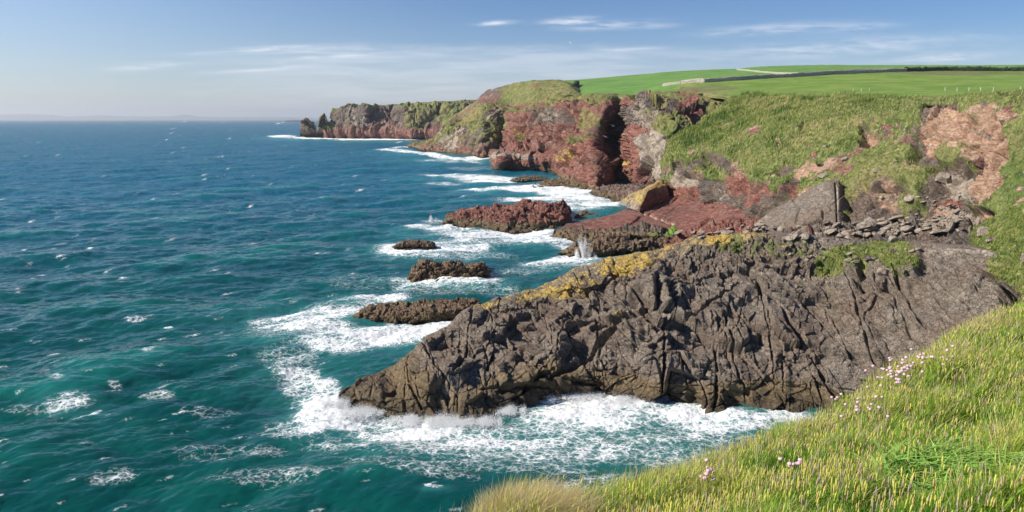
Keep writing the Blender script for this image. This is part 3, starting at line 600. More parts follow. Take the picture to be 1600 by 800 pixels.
    d = .5 * fbm(P / 10, 2, 81) * (1 - .6 * slabz)
    # slabs: plates of the face in the plane of the face, each tilted on its own, parted by thin joints
    def plates(sx, sy, ang, seed, amp, tilt, cdep, cw, warp):
        a_ = radians(ang); U = P[:, 0] * .97; Wv = P[:, 2] * 1.35 + (P[:, 1] - 85) * .2
        q = np.stack([(U * cos(a_) + Wv * sin(a_)) / sx, (-U * sin(a_) + Wv * cos(a_)) / sy, 0 * U + .5], 1)
        q[:, :2] += warp * np.stack([fbm(q * .8 + 5, 3, seed + 50), fbm(q * .8 + 15, 3, seed + 51)], 1)
        f1, f2, r, v = worley(q, seed, .85)
        o = amp * ((r[:, 0] - .5) + tilt * (v[:, 0] * (r[:, 1] - .35) + v[:, 1] * (r[:, 2] - .65)) * 2)
        return o - cdep * (1 - sst(f2 - f1, 0, cw))
    sil = (1 - .72 * sst(vv, 3.7, 4.9)) * (.3 + .7 * sst(px, 560, 760))
    d += sil * (.75 + .35 * k) * plates(9, 4.6, -52, 182, 1.15, 1.1, .55, .035, .2)
    d += (.3 + .7 * sil) * (.5 + .6 * k) * plates(3.6, 2.0, -48, 183, .48, 1.2, .32, .05, .15)
    d += (.3 + .7 * sil) * (.5 + .6 * k) * plates(2.6, 1.5, 34, 184, .34, 1.2, .22, .06, .15) * sst(fbm(P / 6, 2, 186), -.3, .2)
    d += (.2 + .8 * k) * blocks(P, (.85, .8, .6), (20, 38, 10), 84, .14, .9, .05, .08, .12) * (1 + 1.6 * topz)
    d += .09 * fbm(P / .7, 4, 85, .62) * (.5 + .5 * k) + .15 * topz * fbm(P / .5, 3, 87)
    jn = fbm(P / 4, 3, 96)
    for (ax, sp, dp, wdt, sd_) in [((.8, -.25, .55), 5.4, .4, .02, 1), ((.15, .5, .85), 3.6, .35, .025, 3), ((.95, .1, -.25), 1.9, .16, .035, 4), ((.3, .3, .9), 1.4, .14, .04, 5)]:
        q = (P @ np.array(ax)) / sp + .45 * fbm(P / 8, 3, 400 + sd_) ; fr = np.abs(q - np.round(q)); on = sst(fbm(P / 5.5, 2, 410 + sd_), -.12, .12) * (1 - .75 * sst(vv, 4.2, 4.8))
        d -= dp * (1 - sst(fr, 0, wdt)) * on * (.35 + .65 * k) + 0
        d += .2 * sp / 2.5 * (((q + .5) % 1) - .5) * on * (.35 + .65 * k)
    wv = 1.5 * np.stack([fbm(P / 2., 4, 88, .6), fbm(P / 2. + 31, 4, 89, .6)], 1)
    for pl, wd, a in CR_D:
        dist = polydist(px + wv[:, 0] * 3.2, py + wv[:, 1] * 3.2, pl)
        vr = sst(jn + .6 * fbm(P / 1.6, 2, 97), -.45, .35); dist = dist / (.45 + .75 * vr)
        d -= .8 * a * (.25 + .75 * vr) * (1 - sst(dist, 0, wd * 1.2))
        sd_ = .35 * a * np.exp(-(dist / (wd * 7)) ** 2)
        d += sd_
    d -= blobs(px, py, [(1150, 625, 22, 16, 1.2, 30), (1085, 622, 12, 16, 1.0), (1010, 480, 28, 18, 1.6), (905, 560, 40, 22, 1.2, -35), (1350, 430, 10, 22, 1.4), (1045, 475, 14, 25, 1.2), (620, 600, 24, 22, .9), (690, 620, 16, 22, 1), (1445, 420, 12, 36, 1.2)])
    edgef = np.minimum(1, sst(uu, -.01, .8) + .35) * (1 - .45 * sst(vv, 4.5, 5.2))
    P = P + N * (d * edgef)[:, None]
    # rib standing proud
    veg = blobs(px, py, [(1345, 398, 80, 22, 1, -8), (1405, 405, 34, 34, .95), (1300, 415, 36, 16, .7, -15), (1245, 452, 12, 9, .6), (1297, 455, 6, 6, .7), (1190, 388, 120, 20, .48), (1150, 380, 12, 22, .7), (1100, 400, 30, 8, .4), (1060, 440, 16, 16, .45), (1570, 415, 34, 34, .95), (1590, 440, 40, 20, .9)])
    veg = veg + .35 * fbm(P / 1.2, 4, 98, .65) * (veg > .15)
    veg = veg * (1 - .9 * blobs(px, py, [(1300, 375, 12, 6, 1), (1425, 392, 8, 5, 1)]))
    lich = np.maximum.reduce([.5 * np.exp(-((vv - 5.05) / .5) ** 2) * sst(px, 740, 800) * (1 - sst(px, 1180, 1240)), blobs(px, py, [(900, 450, 60, 24, .5, -20), (980, 410, 60, 24, .62, -12), (955, 470, 26, 10, .35), (1130, 372, 36, 14, .8, -10), (840, 462, 50, 12, .6, -20), (760, 478, 40, 7, .45), (965, 498, 16, 6, .5)]), 0 * px])
    pale = np.maximum(blobs(px, py, [(860, 455, 120, 16, .42, -22), (1030, 400, 70, 20, .42), (960, 440, 80, 30, .38), (1000, 490, 40, 14, .45), (760, 490, 40, 14, .35), (1080, 470, 60, 30, .32), (1250, 430, 60, 16, .4), (1290, 520, 50, 40, .28), (700, 560, 30, 30, .3), (850, 540, 50, 30, .3), (1200, 375, 120, 10, .45), (1195, 520, 8, 60, .35, -8), (1500, 392, 60, 5, .6)]), 0)
    wn = fbm(P / 5, 3, 95) * 1.2
    wet = sst(-(h + wn), -4.2, -.6) * .8
    tip = 1 - sst(px, 640, 760); wet = np.maximum(wet, tip * sst(-h, -6, -1) * .75); wet = np.maximum(wet, .42 * blobs(px, py, [(1490, 412, 56, 30, 1), (1480, 470, 70, 24, .8)]) * 0)
    land('near_rock_headland', P, px, py, nu, nv, M_near, grass=veg, lich=lich, pale=pale, wet=wet)
near_rock()

# ------------------------------------------------------------------ the sea
def ocean_tile(L, n, wind, wdir, seed, cut=0.0, amp=1.0):
    """height and sideways shift of a periodic wind sea, L metres wide"""
    r = np.random.default_rng(seed); k1 = 2 * pi * np.fft.fftfreq(n, L / n); kx, ky = np.meshgrid(k1, k1, indexing='ij')
    k = np.hypot(kx, ky); k[0, 0] = 1
    Lw = wind * wind / 9.81; c = (kx * wdir[0] + ky * wdir[1]) / k
    ph = np.exp(-1 / (k * Lw) ** 2) / k ** 4 * (np.abs(c) ** 2 * .9 + .1) * np.exp(-(k * cut) ** 2); ph[c < 0] *= .25; ph[0, 0] = 0
    hk = (r.normal(size=(n, n)) + 1j * r.normal(size=(n, n))) * np.sqrt(ph)
    h = np.fft.ifft2(hk).real; s = amp / h.std()
    dx = np.fft.ifft2(-1j * kx / k * hk).real; dy = np.fft.ifft2(-1j * ky / k * hk).real
    return (np.stack([h, dx, dy], 2) * s).astype(np.float32)
def tsample(T, L, x, y):
    n = T.shape[0]; u, v = x / L * n, y / L * n; i, j = np.floor(u).astype(np.int64), np.floor(v).astype(np.int64); f, g = (u - i)[:, None], (v - j)[:, None]
    i0, i1, j0, j1 = i % n, (i + 1) % n, j % n, (j + 1) % n
    return (T[i0, j0] * (1 - f) * (1 - g) + T[i1, j0] * f * (1 - g) + T[i0, j1] * (1 - f) * g + T[i1, j1] * f * g)

FOAM = [ # x, y, rx, ry, strength, angle : where the swell breaks, in photograph coordinates on the water
 (640, 668, 110, 26, 1.0), (770, 682, 130, 28, .8, 4), (890, 650, 110, 34, .95, -8), (990, 648, 130, 30, .9), (1130, 662, 110, 20, .95), (1215, 655, 60, 12, .9), (1320, 662, 90, 14, .9), (1440, 675, 90, 14, .85), (1560, 695, 90, 16, .8), (700, 655, 90, 16, 1.1), (980, 622, 90, 18, 1.2), (1090, 648, 90, 14, 1.15), (870, 618, 70, 14, 1.1), (560, 655, 70, 16, .95),
 (500, 640, 50, 34, .95, -35), (470, 590, 60, 34, .62, 30), (450, 560, 60, 20, .42), (510, 612, 30, 28, .9), (455, 668, 60, 16, .5),
 (620, 523, 95, 20, 1.1, -5), (510, 525, 90, 26, .8, 8), (500, 492, 110, 20, .85, -12), (580, 468, 70, 9, .9, -5), (430, 505, 50, 16, .6), (690, 505, 30, 12, 1.0, -30), (470, 520, 90, 22, .6),
 (640, 735, 120, 12, .42, 8), (760, 728, 120, 13, .45), (850, 735, 100, 12, .42), (950, 700, 120, 26, .55), (1050, 705, 110, 30, .52), (870, 690, 110, 26, .58), (1120, 690, 90, 16, .55), (1040, 680, 120, 20, .6), (960, 760, 110, 20, .5), (740, 700, 170, 24, .6), (900, 705, 150, 26, .62), (560, 690, 100, 16, .38), (680, 762, 18, 3, .7, 5),
 (700, 441, 90, 8, .8), (630, 438, 30, 12, .6), (760, 440, 30, 7, .6), (720, 452, 130, 10, .4), (560, 440, 60, 14, .3),
 (640, 390, 62, 9, 1.1), (715, 386, 60, 14, .75), (610, 385, 30, 5, .7), (680, 398, 80, 8, .6), (760, 398, 60, 7, .4),
 (690, 357, 56, 6, .85), (660, 354, 30, 4, .9), (770, 366, 110, 9, .9), (850, 374, 90, 11, .8), (820, 362, 60, 6, 1), (900, 380, 50, 10, .7), (780, 380, 80, 7, .5), (675, 346, 22, 4, .55), (800, 345, 60, 3, .4),
 (895, 404, 56, 7, 1.0), (860, 408, 60, 8, .65), (905, 412, 90, 10, .55), (990, 374, 46, 7, 1.3), (920, 396, 30, 8, 1.0), (830, 420, 70, 8, .35), (1020, 380, 30, 8, .9),
 (720, 276, 70, 4, .85, 3), (770, 280, 60, 6, 1.0), (770, 297, 60, 3.5, .85), (840, 296, 90, 6, 1.1), (905, 304, 60, 12, 1.0), (935, 318, 36, 8, 1.2), (840, 311, 80, 5, .85), (900, 322, 60, 10, .8), (690, 286, 40, 3, .6), (740, 264, 50, 3, .4), (880, 300, 50, 6, 1.1), (960, 312, 24, 6, 1.0),
 (610, 234, 26, 1.8, .9), (650, 238, 44, 2.6, 1.0, 5), (700, 246, 56, 2.8, 1.0, 8), (745, 247, 24, 3.5, 1.0), (700, 251, 60, 3.5, .55), (625, 230, 20, 1, .8),
 (440, 213, 24, 2.2, 1.1), (500, 215.5, 60, 1.8, 1.1), (580, 217.5, 70, 2.0, 1.1), (650, 218, 30, 1.2, .8),
 (108, 632, 42, 12, .55, -8), (250, 618, 24, 9, .5), (176, 606, 12, 5, .5), (148, 644, 14, 3, .8, -25), (95, 602, 14, 6, .5), (230, 555, 14, 5, .6, -20), (265, 510, 9, 3, .8), (40, 640, 40, 6, .3), (175, 740, 44, 12, .33, -10), (350, 700, 110, 14, .35), (425, 740, 120, 16, .33), (215, 500, 20, 4, .45), (330, 640, 60, 10, .3)]
def sea():
    rows = [187.05, 187.3]; y = 187.5
    while y < 900:
        rows.append(y); y += min(.78, .25 + (y - 187) * .01) / RES
    rows = np.array(rows); cols_ = np.concatenate([np.arange(-330, 1300, 1.45 / RES), np.arange(1300, 1900, 3.)])
    R_, C_ = np.meshgrid(rows, cols_, indexing='ij'); nr, nc = R_.shape
    v = (400 - R_.ravel()) / FPX; dy = cos(TH) + v * sin(TH); dz = -sin(TH) + v * cos(TH); t = -CAMH / dz
    x = t * (C_.ravel() - 800) / FPX; y = t * dy; px, py = C_.ravel(), R_.ravel()
    wd = np.array([.45, -.89])
    T1 = ocean_tile(83., 1024, 5.2, wd, 1, .05, .2); T2 = ocean_tile(331., 1024, 9.5, wd, 2, .5, .38)
    A = tsample(T1, 83., x, y); B = tsample(T2, 331., x * .94 + y * .34, y * .94 - x * .34)
    f1 = 1 - sst(y, 350, 1500) * .8; lee = 1 - .45 * blobs(px, py, [(1000, 740, 400, 110, 1)])
    D = A * (f1 * lee)[:, None] + B * lee[:, None]
    crest = sst(D[:, 0] - .25 * np.hypot(D[:, 1], D[:, 2]), .25, .95)
    foam = blobs(px, py, [b if len(b) > 5 else b + (0,) for b in FOAM])
    Pb = np.stack([x * .9 + y * .3, y * .8 - x * .27, 0 * x], 1)
    foam = foam * np.clip(.92 + 1.05 * fbm(Pb / np.array([10, 4.5, 1]), 4, 311, .62), .1, 1.3) + .3 * fbm(Pb / np.array([2.6, 1.2, 1]), 4, 312, .6) * sst(foam, .05, .5)
    soft = np.zeros_like(foam)
    for b in FOAM:
        if b[4] > .5: soft = np.maximum(soft, b[4] * np.exp(-(((px - b[0]) / b[2]) ** 2 + ((py - b[1] - 3) / b[3]) ** 2) * .55))
    # scattered whitecaps
    fg = foam.reshape(nr, nc); r = np.random.default_rng(5)
    for k in range(560):
        cpy = 190 + 610 * r.random() ** 1.9; cpx = -300 + 1400 * r.random()
        sc = (.55 + .9 * r.random()) * (1 + (cpy - 190) / 260)
        rx, ry, s_ = 3.4 * sc, .5 * sc, .42 + .42 * r.random() ** 2
        i0, i1 = np.searchsorted(rows, [cpy - 3 * ry, cpy + 3 * ry]); j0, j1 = np.searchsorted(cols_, [cpx - 3 * rx, cpx + 3 * rx])
        if i1 <= i0 or j1 <= j0: continue
        dx = (C_[i0:i1, j0:j1] - cpx); q = (dx / rx) ** 2 + ((R_[i0:i1, j0:j1] - cpy + dx * .22) / ry) ** 2
        fg[i0:i1, j0:j1] = np.maximum(fg[i0:i1, j0:j1], s_ * np.exp(-q * .7))
    foam = np.maximum(fg.ravel(), 0)
    P2 = np.stack([x, y, 0 * x], 1)
    foam += sst(fbm(P2 / 26, 3, 302), .05, .6) * sst(crest, .35, .9) * .5 * (1 - sst(y, 300, 600))
    n1 = fbm(P2 / np.array([2.4, 3.6, 1]), 3, 303)
    froth = sst(foam, .45, 1.0) * (1 - sst(y, 250, 500))
    z = D[:, 0] + froth * (.3 * n1 + .2 * fbm(P2 / .7, 4, 305, .6) + .1)
    V = np.stack([x + D[:, 1] * .9, y + D[:, 2] * .9, z], 1)
    far = sst(y, 200, 4000)
    m, T = new_mat('sea_water')
    Pn = T.n('ShaderNodeNewGeometry').outputs['Position']
    at = T.n('ShaderNodeAttribute', attribute_name='m1'); fo, so, cr_ = T.sepc(at.outputs['Color'])[:3]
    dist = T.vm('LENGTH', Pn); dist = dist.node.outputs['Value']
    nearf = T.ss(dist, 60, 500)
    turb = T.noise(Pn, .35, 3, .5, out=1)
    wp = T.vm('ADD', Pn, T.vm('MULTIPLY', turb, (1.6, 1.6, 0)))
    va = T.n('ShaderNodeTexVoronoi', feature='DISTANCE_TO_EDGE', ins={'Vector': wp, 'Scale': .9}).outputs[0]
    wp2 = T.vm('ADD', Pn, T.vm('MULTIPLY', T.noise(Pn, 1.4, 3, .6, out=1), (.8, .8, 0)))
    vb = T.n('ShaderNodeTexVoronoi', feature='DISTANCE_TO_EDGE', ins={'Vector': wp2, 'Scale': 2.4}).outputs[0]
    na = T.noise(wp, .8, 6, .7); nb = T.noise(wp2, 3.5, 5, .75)
    web = T.m('ADD', T.m('ADD', T.m('MULTIPLY', T.ss(va, 0, .28, 1, 0), .2), T.m('MULTIPLY', T.ss(vb, 0, .28, 1, 0), .2)), T.m('ADD', T.m('MULTIPLY', na, .55), T.m('MULTIPLY', nb, .42)))
    # web runs about .25 to 1 ; more foam lowers the level at which it shows
    lev = T.m('SUBTRACT', 1.06, T.m('MULTIPLY', fo, .66))
    fm = T.m('MAXIMUM', T.ss(T.m('SUBTRACT', web, lev), -.05, .24), T.m('MULTIPLY', T.ss(T.m('SUBTRACT', web, lev), -.2, .1), .32))
    fm = T.m('MULTIPLY', fm, T.ss(fo, .04, .2))
    swell = T.noise(T.vm('MULTIPLY', Pn, (.012, .02, .02)), 1, 4, .6)
    patch = T.noise(T.vm('MULTIPLY', Pn, (.05, .09, .02)), 1, 5, .6)
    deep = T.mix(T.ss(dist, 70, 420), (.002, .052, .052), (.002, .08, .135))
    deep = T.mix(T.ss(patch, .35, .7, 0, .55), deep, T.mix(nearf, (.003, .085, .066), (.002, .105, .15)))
    deep = T.mix(T.m('MULTIPLY', cr_, .45), deep, (.008, .16, .13))
    deep = T.mix(T.m('MULTIPLY', so, .5), deep, (.06, .27, .27))
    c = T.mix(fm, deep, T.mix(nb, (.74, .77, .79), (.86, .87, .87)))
    # small ripples as a slope added to the normal, so that far water keeps its average brightness
    N0 = T.n('ShaderNodeNewGeometry').outputs['Normal']
    rot = T.n('ShaderNodeMapping', ins={'Vector': Pn, 'Rotation': (0, 0, radians(-27))}).outputs[0]
    r1 = T.noise(T.vm('MULTIPLY', rot, (.9, 2.2, 1)), 1, 4, .65, out=1); r2 = T.noise(T.vm('MULTIPLY', rot, (.22, .6, .3)), 1, 4, .6, out=1)
    sl = T.vm('ADD', T.vm('MULTIPLY', T.vm('SUBTRACT', r1, (.5, .5, .5)), (.45, .85, 0)), T.vm('MULTIPLY', T.vm('SUBTRACT', r2, (.5, .5, .5)), (.35, .75, 0)))
    fs = T.m('ADD', .75, T.m('MULTIPLY', nearf, .45))
    fvec = T.vm('MULTIPLY', sl, T.comb(fs, fs, fs))
    fb = T.n('ShaderNodeBump', ins={'Strength': T.m('MULTIPLY', fm, .9), 'Distance': .25, 'Height': T.m('ADD', na, nb), 'Normal': T.vm('NORMALIZE', T.vm('ADD', N0, fvec))})
    rough = T.m('ADD', T.m('ADD', .1, T.m('MULTIPLY', nearf, .22)), T.m('MULTIPLY', fm, .6))
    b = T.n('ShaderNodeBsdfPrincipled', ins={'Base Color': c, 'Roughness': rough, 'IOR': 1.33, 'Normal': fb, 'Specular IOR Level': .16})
    T.n('ShaderNodeOutputMaterial', ins={'Surface': b})
    F = grid_faces(nr, nc, flip=True)
    # rows run away to near, columns left to right
    o = np_mesh('sea_water', V, F, m, {'m1': np.stack([np.clip(foam, 0, 1.25) / 1.0, np.clip(soft, 0, 1), crest], 1)})
    meta(o, kind='structure')
    # outer sheet to carry the water out past the frame
    def ring(r0, r1, n=64):
        a = np.linspace(0, 2 * pi, n, endpoint=False); Vv = np.concatenate([np.stack([r * np.cos(a), r * np.sin(a), 0 * a - .9], 1) for r in (r0, r1)])
        return Vv
    Vv = np.array([[-60000, -3000, -1.2], [60000, -3000, -1.2], [60000, 60000, -1.2], [-60000, 60000, -1.2]], float)
    o2 = np_mesh('deep_sea_floor', Vv, np.array([[0, 1, 2, 3]]), simple('deep_water', (.0, .04, .05), (.0, .06, .08), .02, .3, 0), smooth=False)
    meta(o2, kind='structure')
sea()

# ------------------------------------------------------------------ islets and skerries
def islet(name, label, cols, mat, group=None, blk=2.2, seed=500, amp=1., red=0, lich=0, pale=0, wetz=1.6, du=2.2, grass=None, strata=None, redf=None, ribs=None):
    P, N, px, py, uu, vv, nu, nv = loft(cols, du * RES, 2.4 * RES, kv=.5)
    k = blk
    d = amp * (.25 * k * fbm(P / (k * 2), 3, seed) + blocks(P, (k, k, k * .7), (15, 25, 10), seed + 1, .5 * k, .8, .2 * k, .12, .25) + blocks(P, (k * .38, k * .38, k * .28), (15, 25, 10), seed + 2, .18 * k, .8, .08 * k, .15, .25) + .06 * k * fbm(P / (k * .2), 3, seed + 3))
    if strata:
        q = (P @ np.array(strata[0])) / strata[1] + .3 * fbm(P / 8, 2, seed + 7); d += strata[2] * (sst(q % 1, 0, .2) - (q % 1))
    e = sst(uu, -.01, .5) * sst(-uu, -(len(cols) - 1) - .01, -(len(cols) - 1) + .5) * .8 + .2
    P = P + N * (d * e)[:, None]
    h = P[:, 2]
    c = P.mean(0); c[2] = 0
    r_ = redf(px, py, vv, h) if redf else red
    o = land(name, P - c, px, py, nu, nv, mat, grass=grass(px, py, vv, h) if grass else 0, red=r_, lich=lich, pale=pale, wet=sst(-(h + .5 * fbm(P / 2, 3, seed + 9)), -wetz * 2.2, -.1 * wetz) * .78, kind=None, label=label, cat='rock', group=group)
    o.location = c
    return o
islet('sea_rock', 'long low red sandstone islet with tilted beds and a dark foot, ringed by surf', [
 [(680, 354, 'z-1'), (684, 352.5, 'z0'), (688, 350, 231), (694, 348, 236), (700, 352, 'z-1')],
 [(712, 361, 'z-1'), (712, 356, 'z0'), (712, 346, 226), (718, 329, 238), (735, 335, 'z-1')],
 [(755, 363, 'z-1'), (755, 358, 'z0'), (755, 343, 224), (762, 325, 238), (780, 332, 'z-1')],
 [(790, 366, 'z-1'), (790, 361, 'z0'), (792, 343, 221), (800, 323, 236), (820, 331, 'z-1')],
 [(815, 366, 'z-1'), (816, 361, 'z0'), (818, 345, 221), (826, 316.5, 236), (840, 328, 'z-1')],
 [(850, 364, 'z-1'), (850, 359, 'z0'), (846, 345, 222), (850, 320, 235), (862, 330, 'z-1')],
 [(880, 360, 'z-1'), (880, 355, 'z0'), (878, 342, 225), (873, 317, 236), (884, 330, 'z-1')],
 [(899, 354, 'z-1'), (897, 350, 'z0'), (894, 342, 230), (888, 322, 237), (894, 332, 'z-1')]], M_slope, blk=3.4, seed=510,
 redf=lambda px, py, vv, h: sst(h, 1.2, 2.4) + 0, strata=((-.35, .3, .9), 1.3, .3), amp=.75)
islet('sea_rock', 'lumpy brown rock split by dark clefts, standing alone in open water', [
 [(633, 440, 'z-1'), (636, 437, 'z0'), (637, 432, 148), (641, 425, 149.5), (646, 432, 'z-1')],
 [(648, 443, 'z-1'), (650, 440, 'z0'), (650, 425, 147.5), (656, 409, 150), (666, 418, 'z-1')],
 [(670, 443, 'z-1'), (672, 441, 'z0'), (674, 426, 147.3), (678, 409, 150), (682, 418, 'z-1')],
 [(692, 443, 'z-1'), (692, 441, 'z0'), (690, 430, 147.3), (690, 415, 150), (696, 422, 'z-1')],
 [(712, 442, 'z-1'), (712, 440, 'z0'), (708, 425, 147.6), (706, 408, 150), (712, 420, 'z-1')],
 [(732, 441, 'z-1'), (732, 438, 'z0'), (730, 428, 148), (729, 416, 150), (736, 420, 'z-1')],
 [(750, 440, 'z-1'), (750, 437, 'z0'), (748, 422, 148.6), (748, 409, 151), (756, 418, 'z-1')],
 [(770, 437, 'z-1'), (768, 435, 'z0'), (767, 428, 150), (764, 421, 151.5), (762, 428, 'z-1')]], M_brown, blk=1.7, seed=520, wetz=1.0, amp=1.2)
islet('sea_rock', 'small flat skerry awash in white foam, smallest rock out in the water', [
 [(608, 387, 'z-1'), (612, 386, 'z0'), (614, 384.5, 183), (618, 384, 184), (620, 386, 'z-1')],
 [(625, 390, 'z-1'), (626, 387.5, 'z0'), (628, 381, 182), (634, 377, 184), (640, 381, 'z-1')],
 [(650, 391, 'z-1'), (650, 388.5, 'z0'), (650, 382, 181), (654, 376, 183.5), (660, 380, 'z-1')],
 [(672, 391, 'z-1'), (672, 388.5, 'z0'), (672, 384, 181.5), (674, 378, 183), (678, 382, 'z-1')],
 [(685, 389, 'z-1'), (684, 388, 'z0'), (682, 386, 182.5), (680, 384, 183.5), (682, 386, 'z-1')]], M_brown, blk=1.1, seed=530, wetz=.8)
islet('sea_rock', 'long flat reef covered in dark green weed between two bands of surf', [
 [(546, 503, 'z-1'), (548, 499, 'z0'), (550, 495, 118), (556, 490, 119), (562, 495, 'z-1')],
 [(565, 508, 'z-1'), (566, 503, 'z0'), (566, 492, 117), (572, 478, 120), (585, 484, 'z-1')],
 [(600, 508, 'z-1'), (600, 504, 'z0'), (602, 492, 116.7), (606, 476, 121), (620, 482, 'z-1')],
 [(650, 508, 'z-1'), (650, 504, 'z0'), (650, 490, 116.7), (654, 472, 121.5), (668, 480, 'z-1')],
 [(700, 505, 'z-1'), (700, 500, 'z0'), (700, 486, 117.5), (704, 467.5, 123), (716, 476, 'z-1')],
 [(738, 499, 'z-1'), (738, 494, 'z0'), (736, 482, 119.5), (738, 468.5, 124), (748, 474, 'z-1')],
 [(760, 490, 'z-1'), (758, 487, 'z0'), (755, 480, 122), (750, 474, 124), (756, 478, 'z-1')]], M_brown, blk=1.3, seed=540, wetz=1.1, amp=.8,
 grass=lambda px, py, vv, h: .42 * sst(vv, 2.2, 2.8))
islet('sea_rock', 'broken brown rock ridge where a plume of spray bursts, beside the lichened headland', [
 [(868, 398, 'z-1'), (872, 396, 'z0'), (876, 394, 178), (880, 391, 180), (886, 394, 'z-1')],
 [(900, 404, 'z-1'), (900, 401, 'z0'), (902, 392, 173), (908, 383, 177), (918, 388, 'z-1')],
 [(930, 406, 'z-1'), (932, 402, 'z0'), (936, 390, 171.5), (944, 373, 178), (952, 380, 'z-1')],
 [(965, 404, 'z-1'), (965, 401, 'z0'), (966, 389, 172), (972, 378, 176), (980, 384, 'z-1')],
 [(1000, 402, 'z-1'), (1000, 398, 'z0'), (1000, 386, 173), (1004, 376, 177), (1012, 380, 'z-1')],
 [(1035, 398, 'z-1'), (1035, 394, 'z0'), (1035, 384, 176), (1032, 374, 180), (1040, 378, 'z-1')],
 [(1062, 394, 'z-1'), (1060, 390, 'z0'), (1056, 384, 178), (1050, 380, 181), (1056, 382, 'z-1')]], M_brown, blk=1.7, seed=550, wetz=.9, amp=1.1)
islet('sea_rock', 'low tan rock in the channel between the red islet and the red slab', [
 [(892, 344, 'z-1'), (895, 342, 'z0'), (897, 339, 244), (900, 337, 246), (904, 340, 'z-1')],
 [(908, 346, 'z-1'), (908, 343, 'z0'), (908, 336, 243), (911, 331, 246), (916, 336, 'z-1')],
 [(926, 345, 'z-1'), (925, 342, 'z0'), (924, 336, 244), (925, 332, 247), (930, 336, 'z-1')],
 [(942, 343, 'z-1'), (940, 341, 'z0'), (938, 338, 246), (936, 336, 248), (938, 338, 'z-1')]], M_brown, blk=1.6, seed=560, wetz=.8)
islet('sea_rock', 'weedy brown ledge stepping off the left end of the red slab', [
 [(855, 372, 'z-1'), (858, 370, 'z0'), (861, 367, 204), (866, 366, 206), (870, 369, 'z-1')],
 [(878, 378, 'z-1'), (878, 374, 'z0'), (880, 366, 202), (884, 358, 208), (892, 362, 'z-1')],
 [(910, 380, 'z-1'), (912, 377, 'z0'), (914, 368, 199), (918, 360, 206), (926, 366, 'z-1')],
 [(950, 380, 'z-1'), (950, 377, 'z0'), (952, 368, 197), (956, 361, 202), (962, 366, 'z-1')],
 [(985, 377, 'z-1'), (984, 374, 'z0'), (984, 369, 197), (984, 365, 200), (988, 368, 'z-1')]], M_brown, blk=1.5, seed=570, wetz=.9)
islet('sea_rock', 'dark weed covered ledge just off the foot of the flat topped red cliff', [
 [(795, 283, 'z-1'), (798, 281, 'z0'), (800, 279.5, 412), (805, 279, 416), (810, 281, 'z-1')],
 [(815, 284, 'z-1'), (815, 282.5, 'z0'), (816, 279, 408), (818, 275.5, 416), (824, 279, 'z-1')],
 [(840, 284, 'z-1'), (840, 282, 'z0'), (840, 279, 408), (842, 276, 416), (848, 279, 'z-1')],
 [(862, 283, 'z-1'), (860, 281, 'z0'), (858, 279.5, 412), (856, 278, 416), (860, 280, 'z-1')]], M_brown, blk=3, seed=580, wetz=2.2, du=3)
islet('sea_rock', 'brown rocky spit below the orange lichened buttress, surf on its seaward side', [
 [(818, 297, 'z-1'), (822, 295, 'z0'), (826, 293, 362), (832, 292, 366), (838, 294, 'z-1')],
 [(850, 297, 'z-1'), (850, 294, 'z0'), (852, 288, 364), (856, 283, 372), (862, 287, 'z-1')],
 [(880, 296, 'z-1'), (880, 293, 'z0'), (880, 285, 367), (882, 278, 375), (890, 283, 'z-1')],
 [(904, 299, 'z-1'), (903, 296, 'z0'), (902, 287, 356), (904, 276, 366), (912, 282, 'z-1')],
 [(922, 300, 'z-1'), (921, 298, 'z0'), (920, 290, 350), (919, 284, 356), (924, 290, 'z-1')]], M_brown, blk=3, seed=590, wetz=2.0, du=3)
islet('sea_rock', 'bank of pinkish tumbled rocks between the cove cliff and the square lichened block', [
 [(915, 303, 'z-1'), (918, 301, 'z0'), (922, 297, 338), (928, 294, 343), (932, 298, 'z-1')],
 [(940, 311, 'z-1'), (942, 308, 'z0'), (944, 299, 322), (950, 291, 334), (958, 295, 'z-1')],
 [(970, 318, 'z-1'), (970, 314, 'z0'), (972, 302, 304), (980, 290, 322), (990, 293, 'z-1')],
 [(995, 325, 'z-1'), (995, 320, 'z0'), (996, 305, 290), (1004, 290, 310), (1015, 292, 'z-1')],
 [(1020, 328, 'z-1'), (1020, 322, 'z0'), (1020, 310, 285), (1024, 296, 300), (1030, 300, 'z-1')]], M_slope, blk=2.2, seed=600, wetz=1.2, red=.45, pale=.4)
